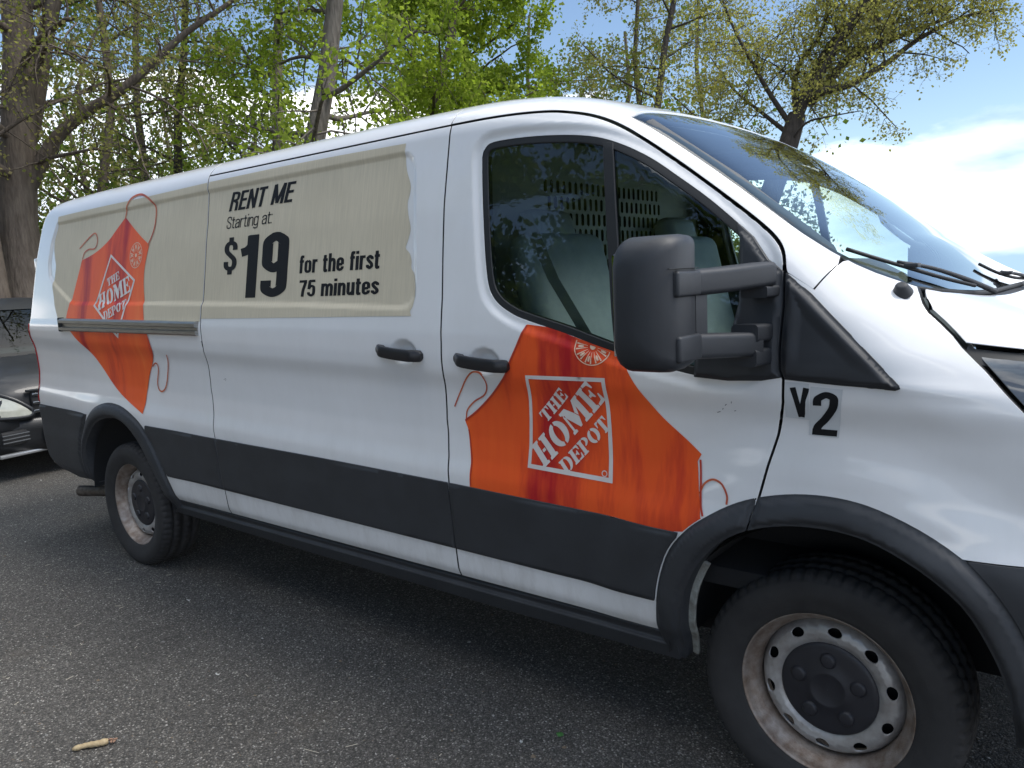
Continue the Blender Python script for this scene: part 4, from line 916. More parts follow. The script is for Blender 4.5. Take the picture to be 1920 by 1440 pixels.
# ------------------------------------------------------------------ wipers
def on_glass(x, y, h=.012): return (x, y, float(Ttop(np.array([x]), np.array([y]))[0])+h)
def wiper(pts, arm_pts):
    w = empty('wiper', parent=van)
    P = catmull(np.array([on_glass(*q, .012) for q in pts]), 4)
    tube_obj('blade', P, .0050, RUBBER, w, 8)
    P2 = catmull(np.array([on_glass(x, y, h) for x, y, h in arm_pts]), 4); tube_obj('wiper_arm', P2, np.linspace(.004,.008,len(P2)), PLASTIC, w, 8)
    mid = P[len(P)//2]; box('blade_clip', tuple(mid+np.array([0,0,.008])), (.04,.04,.012), PLASTIC, w, .004)
wiper([(.040,-.880),(.10,-.830),(.165,-.765),(.225,-.685),(.280,-.585)], [(.140,-.795,.020),(.20,-.70,.026),(.262,-.60,.022),(.315,-.50,.004)])
wiper([(.20,-.01),(.245,.03),(.285,.11),(.31,.28)], [(.255,.05,.020),(.30,.16,.024),(.325,.32,.004)])
# ------------------------------------------------------------------ cab
def rbox(name, c, s, m, parent, b=.03, rot=None): return box(name, c, s, m, parent, b, rot, 4)
dash = rbox('dashboard', (-.02,0,1.16), (.50,1.72,.26), TRIM, van, .06); rbox('instrument_hood', (-.16,.40,1.31), (.20,.42,.10), TRIM, dash, .04)
box('cab_floor', (-.6,0,.62), (1.4,1.80,.06), DARK, van, .01)
def seat(y, wdt):
    s = empty('seat', (-.78, y, .62), parent=van)
    rbox('cushion', (.06,0,.34), (.52,wdt,.16), SEAT, s, .05); rbox('seat_base', (.06,0,.13), (.42,wdt*.8,.26), TRIM, s, .02)
    R = Matrix.Rotation(rad(-14), 4, 'Y')
    rbox('backrest', (-.26,0,.72), (.14,wdt,.66), SEAT, s, .06, R)
    for k in ((0,) if wdt < .6 else (-.2,.2)):
        rbox('head_restraint', (-.37,k,1.05), (.11,.28,.17), SEAT, s, .05, R)
    return s
seat(-.52, .50); seat(.52, .50)
belt = [(-.99,-.86,1.72),(-.93,-.80,1.50),(-.80,-.70,1.20),(-.72,-.62,1.0)]
bm = bmesh.new()
vs = [[bm.verts.new((x+dx, y, z)) for dx in (-.024,.024)] for x, y, z in belt]
for a, b in zip(vs[:-1], vs[1:]): bm.faces.new((a[0],a[1],b[1],b[0]))
bmesh.ops.solidify(bm, geom=bm.faces[:], thickness=.003); bm_obj('seat_belt', bm, SEAT, van)
# bulkhead behind the seats with slotted vision panel
bk = np.array([(-.88,.65),(.88,.65),(.93,1.2),(.90,1.55),(.82,1.95),(.70,2.03),(-.70,2.03),(-.82,1.95),(-.90,1.55),(-.93,1.2)])
slots = []
for j in range(9):
    for i in range(22):
        y = -.44+i*.042+(.022 if j % 2 else 0); z = 1.36+j*.062
        slots.append(np.array([(y-.010,z-.020),(y,z-.026),(y+.010,z-.020),(y+.010,z+.020),(y,z+.026),(y-.010,z+.020)]))
pts, ed = loops_to_edges([bk]+slots, .2); V2, T = cut_mesh(pts, ed, 0)
mesh_obj('bulkhead', np.stack([np.full(len(V2), -1.21), V2[:,0], V2[:,1]], 1), T, BULK, van, smooth=False)
# steering wheel
sw = empty('steering_wheel', (-.36,.42,1.27), parent=van); sw.rotation_euler = (0, rad(-62), 0)
a = np.linspace(0, 2*np.pi, 49); V, F = tube(np.stack([.195*np.cos(a), .195*np.sin(a), 0*a], 1), .016, 10, cap=False); mesh_obj('wheel_rim', V, F, RUBBER, sw)
rbox('wheel_boss', (0,0,-.02), (.13,.15,.05), TRIM, sw, .02)
for q in (0, 2.2, -2.2): box('spoke', (.1*math.cos(q),.1*math.sin(q),-.012), (.17,.035,.016), TRIM, sw, .005, Matrix.Rotation(q, 4, 'Z'))
tube_obj('steering_column', [(-.36,.42,1.26),(-.10,.42,1.14)], .04, TRIM, van, 12)
# roof lining, far pillar trims and grab handle
xl = np.linspace(-1.2, -.62, 12); lin = np.vstack([col(xl, -wE(xl)+.04), col(xl[::-1], wE(xl[::-1])-.04)])
top_sheet('headlining', [lin], mat('lining', (.42,.43,.42), .9), van, .08, lift=-.045, flange=0)
for sg in (-1, 1):
    tube_obj('pillar_trim', [(-.56,sg*.80,1.93),(-.28,sg*.83,1.735),(-.02,sg*.86,1.53),(.03,sg*.88,1.42)], .035, TRIM, van, 8)
    gp = catmull(np.array([(-.30,sg*.79,1.70),(-.27,sg*.745,1.665),(-.18,sg*.755,1.585),(-.13,sg*.80,1.56)]), 5); tube_obj('grab_handle', gp, .013, TRIM, van, 8)
    side_sheet('door_card', [np.array([(-1.2,.66),(-.60,.66),(-.50,.86),(-.30,1.02),(-.14,1.20),(-.3,1.215),(-.53,1.262),(-.87,1.36),(-1.2,1.42)])], TRIM, van, .08, off=-.075, flange=0, fine=False, sgn=sg)
rbox('rear_view_mirror', (-.42,0,1.86), (.03,.22,.065), TRIM, van, .015)

# scuffs in the door paint
SCUFF = mat('scuff', (.22,.22,.23), .7)
for k, (x, z, l, a) in enumerate([(-.222,1.150,.004,.7),(-.205,1.158,.003,1.2),(-.245,1.128,.006,.3),(-.232,1.138,.003,.9),(-.198,1.135,.003,.2)]):
    q = np.array([(-l,-.0012),(l,-.0008),(l*.8,.0014),(-l*.7,.0010)]); c_, s_ = math.cos(a), math.sin(a)
    poly_sheet('scuff_mark', np.stack([x+q[:,0]*c_-q[:,1]*s_, z+q[:,0]*s_+q[:,1]*c_], 1), SCUFF, front_door, .0012, .01)
for x, z, l in [(-2.66,1.105,.012),(-2.655,1.10,.006)]:
    poly_sheet('scuff_mark', np.array([(x-l,z-.001),(x+l,z+.004),(x+l*.8,z+.006),(x-l*.8,z+.001)]), SCUFF, sliding_door, .0012, .01)
# ------------------------------------------------------------------ dark car parked behind the van
car = empty('parked_car', (-6.70, .06, 0))
tag(car, 'black car parked nose-on behind the rear of the van', 'car')
CARP = mat('black_car_paint', (.008,.009,.011), .45, coat=.18, var=(.012,.013,.014), var_scale=5, rough_var=.06)
CHROME = mat('chrome', (.72,.73,.74), .16, metal=1.0); CLENS = mat('headlight_lens', (.62,.62,.54), .18, coat=1.0, var=(.50,.50,.42), var_scale=16)
CGLASS = glass_mat('car_glass', (.34,.42,.41), .45)
def sring(x, hw, z0, z1, n=28, p=4.5, top=1.0):
    t = np.linspace(0, 2*np.pi, n, endpoint=False); c, s = np.cos(t), np.sin(t)
    y = hw*np.sign(c)*np.abs(c)**(2/p); z = (z0+z1)/2+(z1-z0)/2*np.sign(s)*np.abs(s)**(2/p)
    y = y*np.where(z > (z0+z1)/2, 1-.10*top*((z-(z0+z1)/2)/((z1-z0)/2)), 1)
    return [(x, a, b) for a, b in zip(y, z)]
ST = [(.0,.60,.42,.72),(-.03,.72,.34,.78),(-.10,.82,.26,.84),(-.25,.88,.21,.895),(-.5,.905,.20,.935),(-.9,.915,.20,.975),(-1.15,.92,.20,1.00),(-2.0,.925,.20,1.02),(-3.2,.925,.20,1.04),(-4.1,.90,.22,1.03),(-4.45,.84,.26,.98),(-4.58,.70,.36,.90)]
loft_obj('car_body', [sring(*s) for s in ST], CARP, car)
def hring(z, x0, x1, hw, r, n=6):
    cs = [(x0-r,hw-r,0),(x1+r,hw-r,90),(x1+r,-hw+r,180),(x0-r,-hw+r,270)]
    return [(cx+r*math.cos(rad(a0+90*k/(n-1))), cy+r*math.sin(rad(a0+90*k/(n-1))), z) for cx, cy, a0 in cs for k in range(n)]
loft_obj('car_windows', [hring(.97,-1.02,-4.35,.83,.22), hring(1.20,-1.36,-4.22,.785,.22), hring(1.42,-1.72,-4.02,.715,.22)], CGLASS, car, cap=False)
loft_obj('car_roof', [hring(1.415,-1.70,-4.03,.72,.22), hring(1.47,-1.82,-3.94,.695,.24), hring(1.515,-1.98,-3.80,.62,.26), hring(1.535,-2.25,-3.5,.45,.26)], CARP, car)
for sg in (-1, 1):
    tube_obj('car_pillar', [(-1.06,sg*.76,.98),(-1.40,sg*.725,1.20),(-1.76,sg*.66,1.43)], .032, CARP, car, 8)
    tube_obj('car_pillar', [(-2.7,sg*.815,1.0),(-2.75,sg*.775,1.2),(-2.8,sg*.71,1.43)], .04, CARP, car, 8)
    # headlamp: swept wedge let into the corner
    hp_ = smooth_poly([(.86,.585),(.87,.66),(.84,.735),(.72,.735),(.60,.685),(.50,.605),(.475,.560),(.56,.550),(.72,.558)], 4)
    pts, ed = loops_to_edges([hp_], .05); V2, T = cut_mesh(pts, ed, .03)
    P, T, Nn = skin(V2, T, lambda V: np.stack([.052-1.05*np.clip(V[:,0]-.42, 0, 1)**2-.25*np.clip(V[:,1]-.60, 0, 1), sg*V[:,0], V[:,1]], 1), (-1,0,0), .06, .004)
    hl = mesh_obj('car_headlight', P, T, CLENS, car, Nn)
    Q = inset(hp_, -.016); V, F = tube(np.stack([.040-1.05*np.clip(Q[:,0]-.42, 0, 1)**2-.25*np.clip(Q[:,1]-.60, 0, 1), sg*Q[:,0], Q[:,1]], 1), .020, 8, cap=False); mesh_obj('lamp_surround', V, F, CARP, hl)
    # side mirror
    bm = bmesh.new(); box_bm(bm, (-1.33,sg*.96,1.06), (.10,.17,.12)); bm_obj('car_mirror', bm, CARP, car, bevel=.035, seg=4)
    for x in (-.86, -3.62):
        w = empty('car_wheel', (x, sg*.81, .325), parent=car)
        V, F = lathe([(.19,-.10),(.25,-.112),(.30,-.108),(.322,-.08),(.325,0),(.322,.08),(.30,.108),(.19,.10)], 48); mesh_obj('tyre', V, F, TYRE, w)
        V, F = lathe([(.0005,-.07*(-sg)),(.06,-.075*(-sg)),(.17,-.06*(-sg)),(.195,-.095*(-sg))], 40); mesh_obj('rim', V, F, STEEL, w)
GRB = mat('grille_black', (.010,.010,.011), .6)
gr = box('car_grille', (.005,0,.645), (.05,.92,.20), GRB, car, .02)
for z in (.575, .645, .715): box('grille_bar', (.034,0,z), (.018,.90,.026), CHROME, gr, .006)
box('grille_frame', (.020,0,.750), (.04,.98,.020), CARP, gr, .006)
bm = bmesh.new(); bmesh.ops.create_cone(bm, segments=28, radius1=.075, radius2=.07, depth=.02, cap_ends=True); bmesh.ops.transform(bm, matrix=Matrix.Translation((.05,0,.645)) @ Matrix.Rotation(math.pi/2, 4, 'Y'), verts=bm.verts)
bm_obj('grille_badge', bm, CHROME, gr, bevel=.004)
bp = empty('car_bumper', parent=car)
rings = [[(.045-.16*abs(q)**3, q*.86, z) for q in np.linspace(-1, 1, 21)] for z in (.22,.26,.34,.42,.50,.53)]
V = np.array([v for r in rings for v in r]); V[:21,0] -= .05; V[-21:,0] -= .05
F = [(i*21+j, i*21+j+1, (i+1)*21+j+1, (i+1)*21+j) for i in range(5) for j in range(20)]
mesh_obj('bumper_skin', V, F, CARP, bp)
box('lower_intake', (.045,0,.365), (.03,.80,.13), GRB, bp, .012)
for sg in (-1, 1):
    fg = box('fog_intake', (.010,sg*.60,.375), (.05,.26,.12), GRB, bp, .02, Matrix.Rotation(sg*rad(-14), 4, 'Z'))
    for z in (.345,.375,.405): box('intake_slat', (.034,sg*.60,z), (.012,.24,.010), mat('slat_grey', (.09,.095,.10), .4), fg, .002, Matrix.Rotation(sg*rad(-14), 4, 'Z'))
    box('skid_strip', (.005,sg*.55,.235), (.05,.42,.030), mat('satin_trim', (.42,.43,.44), .35, metal=.7), bp, .008, Matrix.Rotation(sg*rad(-12), 4, 'Z'))
box('licence_plate', (.066,0,.47), (.012,.32,.11), mat('plate_white', (.55,.56,.56), .4), bp, .004)
dash2 = rbox('car_dashboard', (-1.55,0,.98), (.5,1.40,.10), TRIM, car, .04)
for y in (-.37,.37): rbox('car_seat', (-2.35,y,1.0), (.16,.46,.60), mat('car_seat_cloth', (.05,.05,.052), .8), car, .06)
# sticker and yellow tag behind its windscreen
bm = bmesh.new(); bmesh.ops.create_uvsphere(bm, u_segments=14, v_segments=8, radius=1); bmesh.ops.transform(bm, matrix=Matrix.Translation((-1.62,-.545,1.19)) @ Matrix.Diagonal((.012,.050,.062,1)), verts=bm.verts); bm_obj('yellow_tag', bm, mat('yellow_card', (.62,.55,.06), .5), car, smooth=True)
box('windscreen_sticker', (-1.56,-.40,1.275), (.008,.14,.045), mat('blue_film', (.12,.40,.48), .3), car, .003)
# ------------------------------------------------------------------ trees
def bark_mat(name, c0, c1):
    m = mat(name, c0, .92, var=c1, var_scale=3.0, stretch=(6, 6, 1.1), bump=0)
    N, L = m.node_tree.nodes, m.node_tree.links; b = N['Principled BSDF']
    tcn = N.new('ShaderNodeTexCoord'); mpn = N.new('ShaderNodeMapping'); mpn.inputs['Scale'].default_value = (22, 22, 3.5); L.new(tcn.outputs['Object'], mpn.inputs[0])
    n = N.new('ShaderNodeTexNoise'); n.inputs['Scale'].default_value = 1.; n.inputs['Detail'].default_value = 5; L.new(mpn.outputs[0], n.inputs['Vector'])
    bn = N.new('ShaderNodeBump'); bn.inputs['Strength'].default_value = .9; bn.inputs['Distance'].default_value = .03; L.new(n.outputs['Fac'], bn.inputs['Height']); L.new(bn.outputs[0], b.inputs['Normal'])
    return m
BARK = bark_mat('bark_brown', (.155,.125,.098), (.075,.058,.045)); BARKG = bark_mat('bark_grey', (.20,.175,.145), (.095,.08,.066)); BARKD = bark_mat('bark_dark', (.085,.07,.058), (.042,.034,.029))
def leaf_mat(name, c0, c1, c2, tr=.45):
    m = bpy.data.materials.new(name); m.use_nodes = True; N, L = m.node_tree.nodes, m.node_tree.links; N.clear()
    o = N.new('ShaderNodeOutputMaterial'); g = N.new('ShaderNodeNewGeometry'); r = N.new('ShaderNodeValToRGB')
    r.color_ramp.elements[0].color = (*c0, 1); r.color_ramp.elements[1].color = (*c2, 1); e = r.color_ramp.elements.new(.5); e.color = (*c1, 1)
    L.new(g.outputs['Random Per Island'], r.inputs[0])
    d = N.new('ShaderNodeBsdfDiffuse'); t = N.new('ShaderNodeBsdfTranslucent'); mx = N.new('ShaderNodeMixShader'); mx.inputs[0].default_value = tr
    L.new(r.outputs[0], d.inputs[0])
    h = N.new('ShaderNodeVectorMath'); h.operation = 'MULTIPLY'; h.inputs[1].default_value = (1.25, 1.35, .7); L.new(r.outputs[0], h.inputs[0]); L.new(h.outputs[0], t.inputs[0])
    L.new(d.outputs[0], mx.inputs[1]); L.new(t.outputs[0], mx.inputs[2]); L.new(mx.outputs[0], o.inputs[0])
    return m
MAPLE = leaf_mat('maple_leaf', (.175,.235,.038), (.265,.340,.060), (.345,.400,.090), .6)
OAK = leaf_mat('oak_tassel', (.29,.28,.10), (.38,.36,.14), (.43,.38,.18), .58)
BUD = leaf_mat('spring_bud', (.17,.20,.055), (.26,.26,.10), (.32,.27,.15), .55)
UNDER = leaf_mat('understory_leaf', (.075,.125,.028), (.125,.185,.040), (.180,.215,.060), .5)
def leaves(pts, size, rng, droop=.3):
    n = len(pts); d = rng.normal(size=(n,3)); d[:,2] -= droop; d /= np.linalg.norm(d, axis=1)[:, None]
    u = rng.normal(size=(n,3)); s = np.cross(d, u); s /= np.linalg.norm(s, axis=1)[:, None]; nn = np.cross(s, d)
    L = size*rng.uniform(.55, 1.45, n)[:, None]; W = L*rng.uniform(.36, .56, n)[:, None]
    a = pts; b = pts+d*L*.5+s*W+nn*L*.10; c = pts+d*L; e = pts+d*L*.5-s*W+nn*L*.10
    V = np.stack([a, b, c, e], 1).reshape(-1, 3); F = np.arange(4*n).reshape(n, 4)
    return V, F
def wander(p, d, L, n, rng, jit, up=0., grav=0.):
    P = [np.array(p, float)]; d = np.array(d, float); d /= np.linalg.norm(d)
    jj = rng.normal(size=(n,3))*jit
    for i in range(n):
        d = d+jj[i]; d[2] += up-grav*i/n; d /= math.sqrt(d[0]*d[0]+d[1]*d[1]+d[2]*d[2]); P.append(P[-1]+d*(L/n))
    return np.array(P)
class Tree:
    def __init__(s, seed): s.V = []; s.F = []; s.n = 0; s.rng = np.random.default_rng(seed); s.tips = []
    def add(s, path, r0, r1, sides, flare=0.):
        rr = np.linspace(r0, r1, len(path))
        if flare: rr[0] *= 1+flare; rr[1] *= 1+flare*.35
        V, F = tube(path, rr, sides, cap=False); F = np.array(F)+s.n; s.V.append(V); s.F.append(F); s.n += len(V)
    def branch(s, path, r, level, spec):
        """spec: list of (count, t0, length, jitter, up, spread) for each further level"""
        if level >= len(spec): return
        cnt, t0, ln, jit, up, spread = spec[level]; rng = s.rng; last = level == len(spec)-1
        cum = np.r_[0, np.cumsum(np.linalg.norm(np.diff(path, axis=0), axis=1))]; tot = cum[-1]
        for k in range(cnt):
            t = t0+(1-t0)*(k+rng.uniform(0,1))/cnt; i = min(np.searchsorted(cum, t*tot), len(path)-1); i = max(i, 1)
            f = (t*tot-cum[i-1])/(cum[i]-cum[i-1]+1e-9); p = path[i-1]+(path[i]-path[i-1])*f; tan = path[i]-path[i-1]; tan = tan/np.linalg.norm(tan)
            side = rng.normal(size=3); side -= tan*(side@tan); side /= np.linalg.norm(side)
            d = tan*(1-spread)+side*spread; d[2] += up; L = ln*rng.uniform(.65, 1.25)*(1.15-.55*t)
            P = wander(p, d, L, 5 if not last else 3, rng, jit, up*.3, .12); rb = max(r*(.34-.14*t)*(1.15 if level else 1), .0035)
            s.add(P, rb, rb*.35, 6 if level == 0 else (4 if level == 1 else 3))
            if last: s.tips.append(P)
            s.branch(P, rb, level+1, spec)
    def finish(s, name, label, bark, leafm, per_tip, lsize, spread, group, base, droop=.3, cat='tree', keep=None):
        root = empty(name, base); tag(root, label, cat, group)
        b = np.array(base)
        mesh_obj('trunk', np.vstack(s.V)-b, np.vstack(s.F), bark, root)
        if per_tip and s.tips:
            T = np.array(s.tips); n = len(T); rng = s.rng; k = per_tip
            i = np.repeat(np.arange(n), k); t = (1-rng.uniform(0, 1, n*k)**1.6*.75)*(T.shape[1]-1)*.999; j = np.minimum(t.astype(int), T.shape[1]-2); f = (t-j)[:, None]
            pts = T[i, j]*(1-f)+T[i, j+1]*f+rng.normal(size=(n*k,3))*spread
            if keep is not None: pts = pts[keep(pts)]
            V, F = leaves(pts, lsize, rng, droop); mesh_obj('crown', V-b, F, leafm, root, smooth=False)
        return root
G_T = 'trees behind the van'
def lerp_path(a, b, n, rng, jit):
    t = np.linspace(0, 1, n)[:, None]; P = np.array(a)*(1-t)+np.array(b)*t; P[1:-1] += rng.normal(size=(n-2,3))*np.array([jit,jit,0]); return P
# great multi-stemmed tree at the left
t = Tree(11); r = t.rng
tr = lerp_path((-13.67,2.0,-.2), (-14.2,3.2,11.5), 9, r, .07); t.add(tr, .33, .14, 12, .5)
tr2 = np.array([(-14.43,1.9,-.2),(-14.30,2.35,2.9),(-14.05,2.75,4.4),(-13.75,3.05,5.9),(-13.2,3.4,7.6),(-12.8,3.5,9.5)]); t.add(catmull(tr2, 3), .20, .08, 10, .3)
tr3 = np.array([(-13.35,1.75,-.2),(-13.5,1.72,2.6),(-13.75,1.60,5.2),(-14.0,1.45,8.0)]); t.add(catmull(tr3, 3), .17, .09, 10, .3)
limb = catmull(np.array([(-13.72,2.45,3.3),(-13.51,2.84,4.05),(-13.13,3.23,4.50),(-12.74,3.59,4.78),(-12.29,4.05,5.27),(-11.9,4.44,5.72),(-11.38,4.94,6.16),(-10.9,5.4,6.7)]), 3); t.add(limb, .125, .025, 8)
SP = [(16,.30,3.6,.10,.12,.80),(7,.25,1.3,.16,.04,.75),(5,.2,.55,.2,.0,.8)]
t.branch(tr, .26, 0, SP); t.branch(catmull(tr2, 3), .16, 0, [(8,.35,2.8,.12,.1,.8)]+SP[1:]); t.branch(limb, .10, 0, [(12,.25,2.0,.14,.15,.75),(6,.2,.9,.18,.03,.8),(4,.2,.42,.2,0,.8)]); t.branch(catmull(tr3,3), .14, 0, [(7,.3,2.2,.12,.05,.85)]+SP[1:])
t.finish('broadleaf_tree', 'thick brown multi-stemmed tree at the far left with a rising limb', BARK, BUD, 10, .055, .065, G_T, (-13.67,2.0,0))
# the others: (low point, high point, radius, crown spec, leaf material, leaves per tip, leaf size, label)
SPM = [(20,.22,3.0,.12,.06,.85),(8,.2,1.25,.18,.0,.8),(6,.15,.55,.2,-.05,.8)]
SPS = [(18,.25,2.4,.12,.12,.8),(7,.25,1.1,.18,.05,.8),(5,.15,.5,.2,0,.8)]
LIST = [
 ((-15.85,4.14),(-16.25,5.2,8.2),.125,10.5,SPS,BARK,BUD,11,.055,'slender brown tree just right of the multi-stemmed tree'),
 ((-18.29,6.05),(-18.65,7.4,9.3),.12,12,SPM,BARK,UNDER,10,.085,'thin tree with olive leaves second right of the multi-stemmed tree'),
 ((-16.9,3.2),(-17.2,4.1,8.2),.10,11,SPS,BARKD,BUD,7,.055,'dark slim tree showing between the stems at the far left'),
 ((-16.6,6.3),(-16.75,7.3,8.4),.13,11,SPS,BARKD,BUD,7,.055,'dark straight tree standing above the rear apron graphic'),
 ((-14.0,6.94),(-14.35,8.05,8.0),.165,11,SPM,BARKG,MAPLE,15,.085,'straight grey tree left of the thickest middle trunk above the lettering'),
 ((-11.42,5.14),(-10.85,6.85,7.2),.24,10.5,SPM,BARKG,MAPLE,12,.080,'thick grey trunked tree leaning right above the middle of the van'),
 ((-12.44,9.51),(-12.05,11.1,7.6),.16,11,SPM,BARK,MAPLE,28,.088,'bright green maple behind the van roof above the door gap'),
 ((-12.93,11.71),(-13.15,13.1,9.0),.155,12,SPM,BARK,MAPLE,28,.088,'tall green maple rising just right of the other bright maple'),
 ((-9.66,14.37),(-9.92,15.7,8.8),.10,11,SPS,BARK,BUD,22,.06,'thin pale trunked tree left of the dark leaning one above the cab'),
 ((-8.8,12.47),(-8.1,14.5,8.6),.125,10.5,SPS,BARKD,BUD,20,.06,'dark slim tree leaning right above the cab roof'),
]
for k, (b0, hi, rd, H, sp, bk_, lf, per, ls, lab) in enumerate(LIST):
    t = Tree(100+k); d = np.array(hi)-np.array((*b0,0)); top = np.array((*b0,0))+d*(H/d[2])
    tr = lerp_path((*b0,-.2), top, 9, t.rng, .09); t.add(tr, rd, rd*.35, 10, .35); t.branch(tr, rd*.9, 0, sp)
    t.finish('maple_tree' if lf == MAPLE else 'woodland_tree', lab, bk_, lf, per, ls, .085, G_T, (*b0,0))
# spreading oak right of the cab
t = Tree(300)
tr = catmull(np.array([(-5.75,11.2,-.2),(-5.35,11.8,1.9),(-4.95,12.33,3.5),(-4.79,12.58,4.29)]), 4); t.add(tr, .24, .165, 12, .4)
K = [([(-4.79,12.58,4.25),(-4.68,12.71,4.54),(-4.42,12.96,4.77),(-4.09,13.32,5.3),(-3.64,13.73,5.52),(-3.26,14.08,5.72),(-2.6,14.5,5.95)],.115),([(-4.79,12.70,4.35),(-4.66,13.24,5.2),(-4.44,13.5,5.69),(-4.15,13.82,6.18),(-3.9,14.1,6.8),(-3.5,14.4,7.6)],.10),([(-4.55,12.66,4.50),(-4.28,12.45,4.60),(-3.91,12.71,4.69),(-3.4,13.19,5.04),(-2.97,13.61,5.45),(-2.3,13.9,5.75),(-1.7,14.1,5.8)],.085),([(-4.85,12.75,4.30),(-5.04,13.16,5.06),(-4.94,13.31,5.46),(-4.68,13.61,5.96),(-4.6,13.9,6.9)],.075),([(-4.89,12.6,4.08),(-5.32,12.5,4.81),(-5.67,12.34,5.54),(-5.94,12.23,6.16),(-6.2,12.1,7.0)],.055),([(-4.70,12.7,4.50),(-4.2,12.9,5.4),(-3.7,13.1,6.2),(-3.1,13.3,6.8),(-2.2,13.4,7.0)],.08),([(-4.88,12.4,3.75),(-4.5,12.2,4.05),(-4.1,12.2,4.1),(-3.6,12.4,4.15)],.03),([(-4.92,12.5,3.95),(-5.6,12.9,4.5),(-6.3,13.2,5.1),(-6.9,13.4,5.9)],.05),([(-5.02,12.25,3.4),(-5.7,11.9,3.9),(-6.3,11.7,4.3),(-6.9,11.6,4.9)],.04),([(-4.15,13.82,6.18),(-3.4,13.9,6.5),(-2.6,14.0,6.6),(-1.8,13.9,6.5),(-1.2,13.8,6.3)],.06)]
for P, rd in K:
    P = catmull(np.array(P), 4); t.add(P, rd, rd*.25, 8)
    t.branch(P, rd*.85, 0, [(15 if rd > .04 else 6,.22,1.25,.16,.08,.80),(7,.2,.62,.2,.0,.8),(5,.15,.30,.22,-.06,.8)])
t.finish('oak_tree', 'spreading oak with olive spring tassels right of the cab roof', BARKD, OAK, 8, .046, .060, G_T, (-5.75,11.2,0), .5)
# understory shrubs at the wood edge on the left
G_S = 'shrubs at the wood edge'
SH = [((-15.5,3.4),3.6,'dense green shrub between the multi-stemmed tree and the van'),((-14.8,5.2),3.3,'green understory shrub behind the rear roof corner of the van'),((-13.3,6.3),3.2,'leafy shrub above the rear roof edge left of the lettering'),((-12.0,7.4),3.0,'green shrub low beside the thick middle trunk'),((-17.5,2.2),4.6,'tall pale shrub at the left edge behind the multi-stemmed tree'),((-17.2,5.2),4.2,'tall thin shrub behind the slender brown tree'),((-10.0,12.2),4.3,'yellow green sapling above the front door window'),((-7.2,13.6),4.0,'thin sapling beside the oak above the windscreen')]
for k, (b0, H, lab) in enumerate(SH):
    t = Tree(500+k); rng = t.rng
    for q in range(6):
        P = wander((b0[0]+rng.normal()*.25, b0[1]+rng.normal()*.25, -.1), (rng.normal()*.35, rng.normal()*.35, 1), H*rng.uniform(.75,1.1), 6, rng, .08); t.add(P, .03, .008, 5)
        t.branch(P, .03, 0, [(12,.15,H*.30,.14,.05,.85),(7,.15,.55,.2,0,.85)])
    t.finish('shrub', lab, BARK, BUD if k in (4,5,6,7) else UNDER, 20 if k < 4 else 12, .075, .10, G_S, (*b0,0), cat='shrub')
# far wood closing the view, and the wood across the lot that shows only in the glass
def wood(name, label, centres, H, leafm, n, ls, seed):
    t = Tree(seed); rng = t.rng; L = []
    for (x, y) in centres:
        top = np.array([x+rng.normal()*.6, y+rng.normal()*.6, H*rng.uniform(.8,1.15)]); P = lerp_path((x,y,-.2), top, 6, rng, .15); t.add(P, rng.uniform(.12,.24), .05, 6)
        cl = rng.normal(size=(60,3))*np.array([1.7,1.7,H*.28])+np.array([x,y,H*.45]); i = rng.integers(0, 60, n)
        L.append(cl[i]+rng.normal(size=(n,3))*np.array([.55,.55,.40]))
    L = np.vstack(L); L = L[L[:,2] > .05]; V, F = leaves(L, ls, rng)
    tv = np.vstack(t.V); tf = np.vstack(t.F); Vv = np.vstack([tv, V]); Ff = np.vstack([tf, F+len(tv)])
    o = mesh_obj(name, Vv, Ff, leafm, smooth=False, mats=[BARK, leafm], midx=np.r_[np.zeros(len(tf)), np.ones(len(F))])
    tag(o, label, 'wood', kind='stuff'); return o
rng = np.random.default_rng(5)
wood('far_wood', 'hazy green wood filling the gaps behind the nearer trees', [(-31+rng.normal()*2, 3+k*1.9+rng.normal()) for k in range(10)]+[(-27+k*3.2+rng.normal(), 24+rng.normal()*2) for k in range(6)], 10.5, UNDER, 2200, .16, 71)
wood('wood_across_the_lot', 'leafy wood mirrored in the side window of the van', [(-38+k*3.3+rng.normal()*.6, -19+rng.normal()*1.5) for k in range(11)], 14.5, UNDER, 15000, .25, 72)
